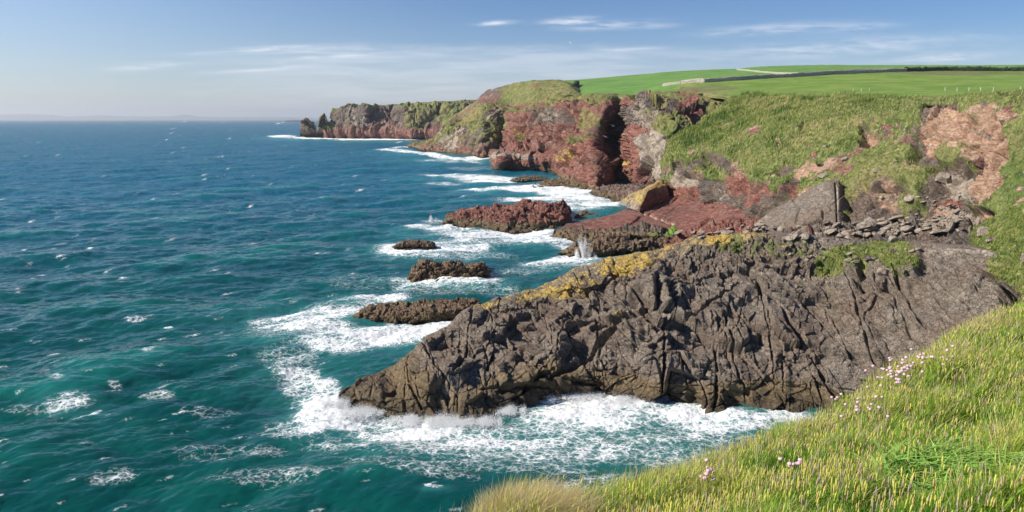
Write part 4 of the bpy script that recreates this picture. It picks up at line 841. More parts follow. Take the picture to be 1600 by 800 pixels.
for (nm, lb, cc, sd) in [
 ('sea_stack', 'squat dark sea stack with a notched top, outermost of the far headland', [
  [(467.5, 214.5, 'z-1'), (468.5, 213, 'z0'), (469, 206, 1318), (469.5, 192, 1322), (471, 188, 1330), (473, 206, 'z-1')],
  [(473, 215, 'z-1'), (473, 213.5, 'z0'), (473.5, 205, 1312), (474.5, 192, 1318), (476, 186.5, 1330), (477, 206, 'z-1')],
  [(479, 215, 'z-1'), (479, 213.7, 'z0'), (479.5, 205, 1308), (479.5, 190, 1316), (479.5, 185, 1330), (480, 206, 'z-1')],
  [(485, 215, 'z-1'), (485, 213.8, 'z0'), (485, 206, 1306), (485, 196, 1314), (485.5, 190.5, 1328), (486, 206, 'z-1')],
  [(492, 215, 'z-1'), (491.5, 213.8, 'z0'), (491.5, 206, 1308), (491, 198, 1316), (490, 192, 1328), (490, 206, 'z-1')],
  [(494.5, 215, 'z-1'), (494.2, 213.8, 'z0'), (494, 210, 1312), (493.5, 206, 1320), (493, 204, 1330), (492, 208, 'z-1')]], 610),
 ('sea_stack', 'taller pointed sea stack with a grassy side, next to the far headland', [
  [(492, 214.8, 'z-1'), (493, 213.6, 'z0'), (494, 207, 1296), (496, 199, 1301), (498, 196, 1310), (500, 206, 'z-1')],
  [(498, 215, 'z-1'), (498, 213.8, 'z0'), (498.5, 205, 1292), (500, 190, 1300), (502, 183, 1312), (503, 206, 'z-1')],
  [(504, 215, 'z-1'), (504, 213.9, 'z0'), (504.5, 205, 1290), (505, 187, 1300), (506, 177.5, 1312), (506, 206, 'z-1')],
  [(510, 215, 'z-1'), (509.5, 214, 'z0'), (509.5, 206, 1290), (509, 192, 1300), (508.8, 183, 1312), (508, 206, 'z-1')],
  [(515, 215.2, 'z-1'), (515, 214.2, 'z0'), (514, 209, 1292), (512.5, 200, 1302), (511.5, 194, 1312), (511, 206, 'z-1')]], 620)]:
    islet(nm, lb, cc, M_far, blk=7, seed=sd, wetz=5, du=7, amp=.7, red=.25, grass=(lambda px, py, vv, h: .55 * sst(h, 14, 24) * (px > 496)))

# ------------------------------------------------------------------ spray plume
def spray():
    r = np.random.default_rng(77); m = simple('white_spray', (.8, .82, .84), (.86, .87, .88), 3, .9, 0)
    tet = np.array([[1, 1, 1], [1, -1, -1], [-1, 1, -1], [-1, -1, 1]], float); Vs = []
    # (photo x, y, depth, height, width, drops, jets)
    for px, py, Yd, ht, wd, n, nj in [(914, 400, 172.5, 5.6, 2.2, 11000, 9), (700, 655, 76.5, 1.5, 3.2, 5000, 9), (745, 657, 76, 1.2, 2.5, 3500, 7), (800, 632, 79, 1.3, 2.0, 3000, 6), (560, 642, 78.6, 1.3, 2.6, 3500, 7), (640, 655, 77, 1.1, 2.6, 3000, 7),
                                      (985, 622, 82, 1.5, 2.6, 4000, 8), (905, 615, 84, 1.0, 3.4, 3500, 8), (1090, 640, 80.5, 1.0, 3.4, 3000, 8), (530, 622, 81, 1.6, 1.6, 3000, 5), (600, 505, 117.5, 1.1, 3.5, 2500, 8), (700, 352, 232, 1.6, 3, 1500, 6), (675, 348, 236, 3.0, 2.5, 2500, 5), (450, 211, 1335, 9, 14, 1500, 8)]:
        b = PT(px, py, Yd); b[2] = min(b[2], .3); n = int(n * 2.2); big = ht > 2.5; ht *= .9 if big else .62; wd *= 1 if big else 1.25; nj = nj if big else nj * 3
        jx = r.normal(size=nj) * wd * .42; jh = ht * (.35 + .65 * r.random(nj)) * np.exp(-(jx / wd) ** 2 * .8); jl = r.normal(size=nj) * .22; jh[0] = ht; jx[0] = 0
        k = r.integers(0, nj, n); u = r.random(n) ** 1.7; spread_ = (.12 + .3 * u) * wd * .42
        x = jx[k] + jl[k] * jh[k] * u + r.normal(size=n) * spread_ * (1.2 - .8 * u); y = r.normal(size=n) * wd * .25; z = jh[k] * u + r.normal(size=n) * .08 * ht * u - .15
        sz = (.009 + .028 * r.random(n) ** 3) * (1.25 - u) * (Yd / 110) ** .5
        c = b + np.stack([x, y, np.maximum(z, -.2)], 1)
        Vs.append((c[:, None] + tet[None] * sz[:, None, None] * np.array([1, 1, 1.5])).reshape(-1, 3))
    V = np.concatenate(Vs); n = len(V) // 4
    F = (np.arange(n)[:, None, None] * 4 + np.array([[0, 1, 2], [0, 3, 1], [0, 2, 3], [1, 3, 2]])[None]).reshape(-1, 3)
    o = np_mesh('sea_spray', V, F, m); meta(o, kind='stuff')
spray()

# ------------------------------------------------------------------ boulders
def ico(sub):
    import bmesh
    bm = bmesh.new(); bmesh.ops.create_icosphere(bm, subdivisions=sub, radius=1); bm.verts.ensure_lookup_table()
    V = np.array([v.co[:] for v in bm.verts]); F = np.array([[v.index for v in f.verts] for f in bm.faces]); bm.free(); return V, F
ICO = {k: ico(k) for k in (2, 3, 5)}
def boulder_verts(seed, dims, sub=3, cuts=13, bite=.45):
    r = np.random.default_rng(seed); V, F = ICO[sub]; V = V.copy()
    for _ in range(cuts):
        n = r.normal(size=3); n /= np.linalg.norm(n); h = bite + (1 - bite) * r.random() * .9
        d = V @ n - h; V -= np.maximum(d, 0)[:, None] * n
    V += V * (.05 * fbm(V * 2.2 + seed, 3, seed))[:, None]
    return V * np.array(dims) * .5, F
def boulder(pos, dims, seed, mat, label, group=None, sub=3, rz=0, grass=0, red=0, lich=0, pale=0, wet=0, name='boulder', tilt=0):
    V, F = boulder_verts(seed, dims, sub); V = V @ rotm(tilt, -tilt if name == 'boulder' and group else 0, rz % 40 - 20 if group else rz).T @ rotm(0, -18 if group else 0, 0).T; n = len(V)
    f = lambda a: np.clip(np.broadcast_to(np.asarray(a, float), (n,)), 0, 1)
    top = sst(V[:, 2] / dims[2], .0, .35)
    o = np_mesh(name, V, F, mat, {'m1': np.stack([f(grass * top), f(red), f(lich * top)], 1), 'm2': np.stack([f(pale), f(wet), f(0)], 1)}, smooth=False)
    o.location = pos; meta(o, label, 'boulder', group); return o
APR = [v for v in bpy.data.objects if v.name in ('boulder_beach', 'near_rock_headland', 'grassy_cliff_slope')]
class Gnd:
    def __init__(s, names):
        P = []
        for nme in names:
            me = bpy.data.objects[nme].data; a = np.empty(len(me.vertices) * 3, np.float32); me.vertices.foreach_get('co', a); P.append(a.reshape(-1, 3))
        s.P = np.concatenate(P); s.px, s.py = PROJ(s.P); s.d = s.P[:, 1]
    def at(s, px, py):
        q = (s.px - px) ** 2 + (s.py - py) ** 2; c = np.nonzero(q < 6)[0]
        if len(c) == 0: return s.P[q.argmin()].copy()
        return s.P[c[s.d[c].argmin()]].copy()
G_ap = Gnd(['boulder_beach', 'grassy_cliff_slope', 'near_rock_headland'])
def put(px, py, w, h, seed, label, dep=.9, **k):
    p = G_ap.at(px, py + h * .35); s = p[1] / FPX
    dims = (w * s, w * s * dep, h * s * 1.15)
    p[2] += dims[2] * .12
    return boulder(p, dims, seed, k.pop('mat', M_slope), label, **k)
put(1396, 371, 20, 15, 701, 'pale grey boulder perched on the mossy crest of the near headland', pale=.8, sub=5)
put(1355, 403, 22, 10, 702, 'flat grey stone half sunk in the moss, left of the perched pale boulder', pale=.3, sub=5)
put(1395, 388, 14, 8, 703, 'small tan stone just below the perched pale boulder', pale=.4)
put(1380, 420, 22, 14, 704, 'pale tilted slab of rock at the lower edge of the moss', pale=.7, sub=5, tilt=20)
put(1378, 440, 34, 20, 705, 'broad tan block below the moss patch on the near headland', pale=.35, sub=5)
put(1484, 347, 18, 24, 706, 'tall pale grey boulder standing at the end of the pink sand', pale=.85, sub=5)
put(1533, 358, 26, 17, 707, 'large pale rounded boulder on the green bank at the right', pale=.9, sub=5)
put(1526, 342, 12, 17, 708, 'white upright stone above the large pale boulder', pale=1.0)
put(1547, 372, 24, 12, 709, 'pinkish slab of rock lying in grass below the large pale boulder', pale=.5, red=.4)
put(1545, 396, 28, 10, 710, 'long pale stone low on the green bank at the right', pale=.95, tilt=10)
put(1514, 356, 8, 12, 711, 'small white stone left of the large pale boulder', pale=1.0)
put(1473, 275, 26, 22, 712, 'pale block jutting from the eroded slope under the turf patch', pale=.8, sub=5)
put(1283, 272, 18, 10, 713, 'pale stone capping the top of the smooth grey slab', pale=.8)
put(1318, 246, 10, 9, 714, 'small grey rock alone in the grass halfway up the slope', pale=.7)
put(1288, 226, 8, 5, 715, 'tiny pale rock high in the grass of the slope', pale=.9)
put(1366, 264, 9, 7, 716, 'pale stone in the grass right of the small grey rock', pale=.8)
put(1398, 248, 8, 5, 717, 'pale flat stone in tall grass, mid slope', pale=.8)
put(1376, 306, 8, 8, 718, 'pale stone at the bottom of the grass above the scree', pale=.9)
put(1372, 288, 22, 22, 719, 'purplish outcrop poking from the slope above the scree', pale=.15, red=.25, sub=5)
put(1600, 398, 14, 20, 720, 'stack of pale stones at the right edge of the photo', pale=.9)
put(1222, 385, 20, 12, 721, 'mossy lump with orange lichen on the ridge crest', lich=.9, grass=.2, mat=M_near)
rr = np.random.default_rng(31)
kcount = 0
for k in range(210):
    t = rr.random()
    if k >= 95 and k < 120: continue
    if k < 95: px, py = 1235 + 270 * rr.random(), 0; py = 372 - 26 * rr.random() - (8 if px > 1330 else 0); w0 = 4 + 12 * rr.random() ** 1.8
    elif k < 160: px, py = 1060 + 190 * rr.random(), 0; py = 372 - (px - 1060) * .1 - 10 * rr.random(); w0 = 4 + 8 * rr.random() ** 2
    elif k < 185: px, py = 1400 + 110 * rr.random(), 300 + 40 * rr.random(); w0 = 3 + 9 * rr.random() ** 2
    else: px, py = 1180 + 260 * rr.random(), 382 + 26 * rr.random(); w0 = 3 + 7 * rr.random() ** 2
    top_ = k >= 185
    put(px, py, w0 * (1.2 + .9 * rr.random()), w0 * (.35 + .35 * rr.random()), 800 + k, 'grey brown stone among the jumble on the near headland crest' if top_ else ('reddish rock in the rubble between the slab and the ridge' if 120 <= k < 160 else ('broken rock on the eroded slope above the beach' if 160 <= k < 185 else 'weathered grey pink rock in the boulder jumble behind the ridge')),
        group='stones on the headland crest' if top_ else ('rocks in the red rubble' if 120 <= k < 160 else ('rocks on the eroded slope' if 160 <= k < 185 else 'rocks of the boulder jumble')), sub=3, rz=360 * rr.random(), tilt=-15 + 30 * rr.random(), dep=1.0,
        pale=.5 + .5 * rr.random(), red=(.9 if 120 <= k < 160 else .35 * rr.random()), mat=M_near if top_ else M_slope, lich=.5 if top_ and rr.random() > .7 else 0)

# ------------------------------------------------------------------ the square lichened block on the red shelf
def block():
    pts = [(968, 320, 246), (970, 313, 247), (999, 331, 224), (1001, 322, 224.5), (1013, 297, 230), (984, 304, 252), (1033, 281, 250), (1043, 287, 246), (1046, 312, 240), (1020, 300, 272), (985, 316, 264)]
    import bmesh
    bm = bmesh.new(); c = PT(1010, 320, 240)
    for p in pts: bm.verts.new(PT(*p) - c)
    bmesh.ops.convex_hull(bm, input=bm.verts)
    bmesh.ops.triangulate(bm, faces=bm.faces)
    bmesh.ops.subdivide_edges(bm, edges=bm.edges, cuts=7, use_grid_fill=True); bmesh.ops.triangulate(bm, faces=bm.faces)
    bm.verts.ensure_lookup_table(); bm.normal_update()
    V = np.array([v.co[:] for v in bm.verts]); N = np.array([v.normal[:] for v in bm.verts]); F = np.array([[v.index for v in f.verts] for f in bm.faces]); bm.free()
    V = V + N * (.22 * fbm(V / 1.6, 3, 640) + blocks(V, (3, 3, 2), (0, 20, 0), 641, .5, .6, .3, .08))[:, None]
    px, py = PROJ(V + c)
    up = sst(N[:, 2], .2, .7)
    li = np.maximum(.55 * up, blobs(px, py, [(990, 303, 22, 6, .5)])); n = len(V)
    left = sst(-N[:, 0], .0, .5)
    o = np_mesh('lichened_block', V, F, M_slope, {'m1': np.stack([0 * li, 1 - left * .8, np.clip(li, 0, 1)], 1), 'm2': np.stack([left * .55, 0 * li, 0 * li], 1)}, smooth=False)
    o.location = c; meta(o, 'square block with orange lichened top and a deeply shaded side on the red slab', 'boulder')
block()
# ------------------------------------------------------------------ the big smooth grey slab leaning on the slope
def grey_slab():
    S = [[(1140, 372, 158), (1150, 367, 158), (1156, 363, 159), (1160, 359, 161), (1168, 362, 170)],
         [(1185, 374, 153), (1186, 368, 153), (1190, 352, 156), (1200, 333, 160), (1208, 338, 170)],
         [(1225, 374, 148), (1225, 366, 148), (1226, 340, 152), (1232, 316, 157), (1240, 322, 168)],
         [(1262, 370, 144), (1262, 362, 144.5), (1262, 325, 149), (1268, 291, 155), (1276, 298, 167)],
         [(1292, 364, 142), (1290, 355, 142.5), (1290, 315, 147), (1292, 280, 153), (1300, 286, 166)],
         [(1312, 360, 141), (1309, 352, 141.5), (1311, 315, 146), (1312, 283, 152), (1320, 290, 164)],
         [(1330, 358, 143), (1328, 352, 144), (1328, 325, 148), (1325, 300, 153), (1330, 304, 164)]]
    P, N, px, py, uu, vv, nu, nv = loft(S, 1.8 * RES, 2.2 * RES, kv=.3)
    d = .35 * fbm(P / 6, 3, 651) + .07 * fbm(P / .8, 3, 652) + blocks(P, (9, 9, 5), (0, 20, 0), 653, .5, .5, .3, .04, .2)
    for pl, w_, a in [([(1240, 357), (1262, 350), (1284, 342), (1285, 330)], 1.6, .8), ([(1306, 285), (1308, 320), (1309, 352)], 1.6, .8), ([(1280, 344), (1290, 355)], 2.4, 1.0)]:
        d -= a * np.exp(-(polydist(px, py, pl) / w_) ** 2)
    P = P + N * d[:, None]; c = P.mean(0)
    o = land('grey_slab', P - c, px, py, nu, nv, M_near, pale=blobs(px, py, [(1285, 305, 30, 24, .38), (1190, 345, 30, 5, .5, -25), (1308, 320, 2.5, 40, .8)]), grass=np.maximum(.75 * np.exp(-((vv - 3.2) / .3) ** 2), .5 * np.exp(-(polydist(px, py, [(1306, 285), (1308, 320)]) / 2.5) ** 2)),
             kind=None, label='big smooth grey rock slab leaning against the foot of the grassy slope', cat='rock slab')
    o.location = c
grey_slab()

# ------------------------------------------------------------------ walls, hedge and posts on the pasture
M_wall = simple('dry_stone', (.16, .14, .12), (.5, .46, .4), 2.2, .9, .8, .3)
M_pale = simple('pale_dry_stone', (.2, .19, .14), (.38, .36, .28), 2.2, .9, .6, .3)
Pf = PL.reshape(-1, 3); Pf = Pf[Pf[:, 1] < 798]; Pfx, Pfy = PROJ(Pf)
def on_field(px, py):
    q = (Pfx - px) ** 2 + (Pfy - py) ** 2; c = np.nonzero(q < 9)[0]
    if len(c) == 0: c = [q.argmin()]
    c = np.asarray(c); c = c[np.argsort(q[c])[:4]]
    p = Pf[c].mean(0); return p
def wall(name, label, cat, pts, hgt, thick, mat, seed, lump=.25, step=.6):
    W_ = np.array([on_field(*p) for p in pts]); L = np.r_[0, np.cumsum(np.linalg.norm(W_[1:, :2] - W_[:-1, :2], axis=1))]
    s = np.arange(0, L[-1], step); C = np.stack([np.interp(s, L, W_[:, i]) for i in range(3)], 1)
    t = np.gradient(C[:, :2], axis=0); t /= np.linalg.norm(t, axis=1)[:, None]; nrm = np.stack([-t[:, 1], t[:, 0]], 1)
    prof = np.array([(-.5, -.4), (-.5, .2), (-.46, .5), (-.42, .8), (-.3, 1.0), (0, 1.04), (.3, 1.0), (.42, .8), (.46, .5), (.5, .2), (.5, -.4)])
    V = np.zeros((len(s), len(prof), 3)); V[..., :2] = C[:, None, :2] + nrm[:, None] * (prof[:, 0] * thick)[None, :, None]; V[..., 2] = C[:, None, 2] + prof[None, :, 1] * hgt
    P = V.reshape(-1, 3); n = fbm(P / 1.4, 3, seed)[:, None] * lump * hgt
    P = P + np.stack([n[:, 0] * .6, n[:, 0] * .6, n[:, 0] + .3 * hgt * fbm(P / 9, 2, seed + 4) * (P[:, 2] > -99)], 1)
    c = C.mean(0); F = grid_faces(len(s), len(prof))
    o = np_mesh(name, P - c, F, mat); o.location = c; meta(o, label, cat); return o
wall('stone_wall', 'long dark dry stone wall dividing the lower pasture from the bright upper field', 'wall', [(1064, 131), (1100, 129), (1150, 126), (1200, 122.5), (1250, 119.5), (1300, 116.5), (1350, 114.3), (1400, 112.6), (1425, 111.8)], 2.3, 1.2, M_wall, 901, .35)
wall('stone_wall', 'short pale tumbled end of the field wall by the cliff top', 'wall', [(1036, 134.5), (1045, 133.5), (1055, 132), (1065, 130.5)], 1.5, 1.6, M_pale, 902, .5)
wall('field_bank', 'pale stone bank curving along the skyline above the dark wall', 'wall', [(1152, 109.2), (1170, 111), (1190, 113.6), (1215, 115.6), (1250, 115.6), (1300, 112.6), (1330, 111), (1360, 109.8), (1400, 109.2)], 1.1, 1.6, M_pale, 903, .15)
m_h = simple('dark_hedge', (.015, .03, .01), (.06, .09, .025), 1.2, .9, 1, .6)
wall('hedge', 'dark lumpy hedgerow running along the top of the pasture to the right edge', 'hedge', [(1415, 112), (1440, 111.2), (1480, 110.8), (1520, 110.8), (1560, 110.8), (1610, 110.8), (1700, 110.5)], 2.6, 3.0, m_h, 904, .75, .5)
wall('earth_bank', 'dark scrubby bank at the cliff end of the bright green field', 'bank', [(893, 141), (897, 138), (902, 133)], 3.5, 4, m_h, 905, .4)
wall('gorse_bush', 'dark bush standing on the skyline of the distant headland', 'bush', [(896, 129), (897, 128.8)], 2, 2, m_h, 906) if False else None
m_post = simple('bleached_wood', (.5, .47, .4), (.7, .66, .58), 8, .8, .2, .01)
post0 = None
posts = [(1333, 142), (1346, 142.5), (1358, 142), (1477, 142), (1495, 142.5), (1514, 142), (1532, 142), (1552, 142.5), (1594, 142.5)]
labs = ['leftmost of three faint posts in the middle of the pasture', 'middle of three faint posts in the middle of the pasture', 'rightmost of three faint posts in the middle of the pasture', 'first pale post from the left in the row of five', 'second pale post from the left in the row of five', 'middle pale post of the row of five', 'fourth pale post from the left in the row of five', 'fifth and last pale post in the row of five', 'lone pale fence post nearest the right edge of the photo']
def make_post():
    n = 8; a = np.linspace(0, 2 * pi, n, endpoint=False); rings = [(.075, -.3), (.08, 0), (.075, .5), (.07, 1.02), (.045, 1.08), (.0, 1.1)]
    V = np.concatenate([np.stack([r * np.cos(a), r * np.sin(a), 0 * a + z], 1) for r, z in rings]); F = []
    for k in range(len(rings) - 1):
        for i in range(n): F.append([k * n + i, k * n + (i + 1) % n, (k + 1) * n + (i + 1) % n, (k + 1) * n + i])
    return np_mesh('fence_post', V, np.array(F), m_post)
for k, (p, lb) in enumerate(zip(posts, labs)):
    o = make_post() if k == 0 else post0.copy()
    if k == 0: post0 = o
    else: col.objects.link(o)
    g = on_field(*p); o.location = g; o.rotation_euler = (radians(rr.normal() * 4), radians(rr.normal() * 4), 0); o.scale = (1.2, 1.2, .9 if k < 3 else 1.15); meta(o, lb, 'post', 'pale fence posts across the pasture')

# ------------------------------------------------------------------ gulls
m_gull = simple('gull_white', (.75, .75, .75), (.85, .85, .85), 5, .7, 0)
def gull_mesh():
    # one skin: body rings along x with wings drawn out of the flanks
    rings = [(-.26, .01, .01), (-.2, .035, .02), (-.1, .06, .05), (0, .075, .065), (.1, .065, .06), (.17, .045, .045), (.22, .045, .042), (.26, .03, .03), (.31, .006, .006)]
    n = 10; a = np.linspace(0, 2 * pi, n, endpoint=False)
    V = np.concatenate([np.stack([0 * a + x, ry * np.cos(a), rz * np.sin(a)], 1) for x, ry, rz in rings]); F = []
    for k in range(len(rings) - 1):
        for i in range(n): F.append([k * n + i, k * n + (i + 1) % n, (k + 1) * n + (i + 1) % n, (k + 1) * n + i])
    for s in (1, -1):
        sec = [(.05, .0, .02, .15), (.3, .06, .1, .14), (.52, .02, .13, .1), (.75, -.12, .08, .02)]
        b = len(V); pts = []
        for y, xs, z, ch in sec: pts += [[xs + ch * .5, s * y, z], [xs, s * y, z + .015], [xs - ch * .5 - .02, s * y, z], [xs, s * y, z - .008]]
        V = np.concatenate([V, np.array(pts)])
        for k in range(3):
            for i in range(4): F.append([b + k * 4 + i, b + k * 4 + (i + 1) % 4, b + k * 4 + 4 + (i + 1) % 4, b + k * 4 + 4 + i])
        F.append([b + 12, b + 13, b + 14, b + 15])
    return V, np.array(F)
gv, gf = gull_mesh(); g0 = None
for k, (px, py, Yg, rz, lb) in enumerate([(891, 67, 210, 30, 'white gull gliding alone in the open sky above the fields'), (958, 197, 385, 100, 'upper white gull flying in front of the shaded cove cliff'), (946, 214, 370, 60, 'lower white gull flying in front of the shaded cove cliff')]):
    if k == 0: g0 = o = np_mesh('gull', gv, gf, m_gull)
    else: o = g0.copy(); col.objects.link(o)
    o.location = PT(px, py, Yg); o.rotation_euler = (radians(20), 0, radians(rz)); o.scale = (1.1,) * 3 if k == 0 else (1.7,) * 3; meta(o, lb, 'gull', 'gulls over the cliffs')

# ------------------------------------------------------------------ distant tanker
def ship():
    root = bpy.data.objects.new('tanker_ship', None); col.objects.link(root); Ys = 9000
    root.location = ((473 - 800) / FPX * Ys / cos(TH) * 1.0, Ys, 0)
    meta(root, 'long dark tanker with a white superstructure far out on the hazy horizon', 'ship')
    mh = simple('hull_paint', (.05, .06, .08), (.07, .08, .1), .05, .6, 0); mw = simple('white_superstructure', (.75, .75, .75), (.85, .85, .85), .05, .6, 0)
    xs = np.linspace(-150, 150, 25); V = []; 
    for x in xs:
        b = 24 * (1 - max(0, (-x - 105) / 46) ** 2) * (1 - .35 * max(0, (x - 110) / 40) ** 2); z1 = 17 + 4 * max(0, (-x - 110) / 40)
        V += [[x, -b * .8, -6], [x, -b, 4], [x, -b, z1], [x, b, z1], [x, b, 4], [x, b * .8, -6]]
    F = [[k * 6 + i, k * 6 + (i + 1) % 6, k * 6 + 6 + (i + 1) % 6, k * 6 + 6 + i] for k in range(24) for i in range(6)]
    def box(x0, x1, y0, y1, z0, z1):
        v = [[x, y, z] for x in (x0, x1) for y in (y0, y1) for z in (z0, z1)]; return v, [[0, 1, 3, 2], [4, 6, 7, 5], [0, 4, 5, 1], [2, 3, 7, 6], [0, 2, 6, 4], [1, 5, 7, 3]]
    np_mesh('hull', np.array(V, float), np.array(F), mh, smooth=False, parent=root)
    def multi(nm, bs, mat):
        Vv, Ff = [], []
        for b in bs:
            v, f = box(*b); Ff += [[i + len(Vv) for i in q] for q in f]; Vv += v
        np_mesh(nm, np.array(Vv, float), np.array(Ff), mat, smooth=False, parent=root)
    multi('superstructure', [(98, 122, -20, 20, 17, 38), (100, 114, -24, 24, 38, 44)], mw); multi('funnel', [(126, 136, -6, 6, 17, 46)], mw); multi('mast', [(105, 107, -1, 1, 44, 58), (-120, -118, -1, 1, 17, 34)], mw); multi('deck_pipes', [(-130, 90, -3, 3, 17, 19.5), (-20, -16, -14, 14, 17, 22)], mh)
ship()

# ------------------------------------------------------------------ far hazy hills across the bay
def hills():
    n = 260; pxs = np.linspace(-500, 640, n); Yh = 26000.
    prof = np.interp(pxs, [-500, -200, 0, 30, 60, 90, 120, 150, 200, 240, 258, 275, 320, 400, 460, 640], [6, 8, 10, 9, 6, 7, 8, 6.5, 6, 6.5, 9.5, 6, 5, 5, 4, 2]) * .95
    prof = prof + .5 * perlin(np.stack([pxs / 14, 0 * pxs, 0 * pxs], 1), 3)
    V = []
    for f, sc in ((0, 0), (.25, .55), (.5, 1.0), (.75, .6), (1, 0)):
        y = Yh + f * 5000; V.append(np.stack([(pxs - 800) / FPX * Yh * 1.015, 0 * pxs + y, prof * sc * Yh / FPX - 6 * (sc == 0)], 1))
    V = np.stack(V, 1).reshape(-1, 3)
    o = np_mesh('distant_hills', V, grid_faces(n, 5), simple('hill_ground', (.06, .09, .05), (.12, .13, .07), .002, 1, 0)); meta(o, kind='structure')
hills()

# ------------------------------------------------------------------ foreground slope
def fore():
    S = [ # near, mid, crest, just past it, falling to the sea
     [(520, 1200, 2.2), (500, 1050, 3.0), (500, 1010, 3.6), (500, 1000, 4.0), (440, 1000, 5.2), (400, 1300, 6.0)],
     [(700, 1150, 2.0), (690, 980, 2.9), (700, 915, 3.7), (700, 872, 4.3), (690, 950, 5.4), (680, 1200, 6.4)],
     [(780, 1150, 2.0), (780, 950, 3.0), (780, 870, 3.9), (785, 822, 4.7), (790, 870, 6.0), (800, 1100, 7.2)],
     [(900, 1150, 2.0), (900, 930, 3.0), (905, 870, 4.2), (910, 808, 5.3), (915, 850, 6.8), (920, 1000, 8.2)],
     [(1020, 1150, 2.0), (1020, 900, 3.1), (1020, 838, 4.5), (1020, 776, 6.0), (1030, 805, 7.8), (1040, 950, 9.5)],
     [(1150, 1150, 2.0), (1150, 880, 3.2), (1150, 806, 4.9), (1150, 732, 7.0), (1160, 758, 9.0), (1180, 900, 11)],
     [(1260, 1150, 2.0), (1260, 860, 3.3), (1260, 770, 5.2), (1260, 686, 7.8), (1275, 714, 10), (1300, 850, 12.5)],
     [(1350, 1150, 2.0), (1350, 850, 3.4), (1350, 738, 5.6), (1350, 634, 8.6), (1365, 660, 11), (1390, 800, 14)],
     [(1440, 1150, 2.0), (1440, 840, 3.4), (1440, 704, 6.0), (1440, 576, 9.4), (1455, 606, 12), (1480, 760, 15)],
     [(1520, 1150, 2.0), (1520, 830, 3.5), (1520, 678, 6.4), (1520, 526, 10.4), (1535, 545, 13), (1560, 720, 16)],
     [(1610, 1150, 2.0), (1610, 830, 3.5), (1610, 650, 6.8), (1610, 487, 11.5), (1625, 510, 14), (1650, 700, 17)],
     [(1760, 1150, 2.0), (1760, 820, 3.6), (1760, 610, 7.2), (1760, 420, 12.5), (1775, 460, 15), (1800, 660, 18)],
     [(2000, 1150, 2.0), (2000, 800, 3.8), (2000, 570, 7.6), (2000, 360, 13.5), (2010, 400, 16), (2040, 620, 19)]]
    P, N, px, py, uu, vv, nu, nv = loft(S, .35, .35, ku=.8, kv=.75)
    P[:, 2] += .07 * fbm(P / .8, 3, 1001) * sst(P[:, 1], 2, 4)
    o = land('cliff_top_ground', P, px, py, nu, nv, simple('thatch', (.03, .045, .012), (.1, .11, .04), 30, .95, .6, .02), grass=1)
    return P.reshape(nu, nv, 3), vv.reshape(nu, nv)
FG, FGv = fore()
def leaf_mat(name, trans=.45):
    m, T = new_mat(name); a = T.n('ShaderNodeAttribute', attribute_name='m1')
    b = T.n('ShaderNodeBsdfPrincipled', ins={'Base Color': a.outputs['Color'], 'Roughness': .6, 'Specular IOR Level': .25}); t = T.n('ShaderNodeBsdfTranslucent', ins={'Color': T.mix(1.0, a.outputs['Color'], (1.25, 1.3, .7), 'MULTIPLY')})
    mx = T.n('ShaderNodeMixShader', ins={0: trans, 1: b, 2: t}); T.n('ShaderNodeOutputMaterial', ins={'Surface': mx}); return m
M_leaf = leaf_mat('grass_blades')
def sample_grid(G, n, r, w=None):
    nu, nv = G.shape[:2]; a = np.linalg.norm(np.cross(G[1:, :-1] - G[:-1, :-1], G[:-1, 1:] - G[:-1, :-1]), axis=2)
    if w is not None: a = a * w
    c = np.cumsum(a.ravel()); k = np.searchsorted(c, r.random(n) * c[-1]); i, j = k // (nv - 1), k % (nv - 1); u, v = r.random(n)[:, None], r.random(n)[:, None]
    return (G[i, j] * (1 - u) * (1 - v) + G[i + 1, j] * u * (1 - v) + G[i, j + 1] * (1 - u) * v + G[i + 1, j + 1] * u * v), i, j
def blades(name, root, L, wid, lean, ld, colr, mat, tipc=None, kind='stuff', curve=.6, segs=3):
    """tapered ribbons: root, length, width, lean amount and direction"""
    n = len(root); face = np.random.default_rng(3).random(n) * 2 * pi; side = np.stack([np.cos(face), np.sin(face), 0 * face], 1)
    V = []; prof = [1, .9, .62, 0.] if segs == 3 else [1, .7, 0.]
    ts = np.linspace(0, 1, segs + 1)
    for t, w_ in zip(ts, prof):
        p = root + np.stack([ld[:, 0] * lean * L * t ** 1.8, ld[:, 1] * lean * L * t ** 1.8, L * (t - curve * .35 * lean * t * t)], 1)
        if w_ > 0: V += [p - side * (wid * w_ * .5)[:, None], p + side * (wid * w_ * .5)[:, None]]
        else: V += [p]
    V = np.stack(V, 1); k = V.shape[1]; b = (np.arange(n) * k)[:, None]
    tri = []
    for s in range(segs - 1): tri += [[2 * s, 2 * s + 1, 2 * s + 3], [2 * s, 2 * s + 3, 2 * s + 2]]
    tri += [[2 * segs - 2, 2 * segs - 1, 2 * segs]]
    F = (b[:, None] + np.array(tri)[None]).reshape(-1, 3)
    tt = np.array([0, 0] + sum([[t, t] for t in ts[1:-1]], []) + [1.])
    tipc = colr if tipc is None else tipc
    C = colr[:, None] * (1 - tt[None, :, None]) + tipc[:, None] * tt[None, :, None]
    o = np_mesh(name, V.reshape(-1, 3), F, mat, {'m1': C.reshape(-1, 3)}, smooth=False); meta(o, kind=kind); return o
def visible_w(G):
    """weight: keep the part of the slope that the frame (and a step to the side) can see"""
    P = G[:-1, :-1].reshape(-1, 3); px, py = PROJ(P); d = np.linalg.norm(P - [0, 0, CAMH], axis=1)
    w = (px > 560) & (px < 1800) & (py < 980)
    return (w / np.maximum(d, 2.5) ** 1.15).reshape(G.shape[0] - 1, G.shape[1] - 1)
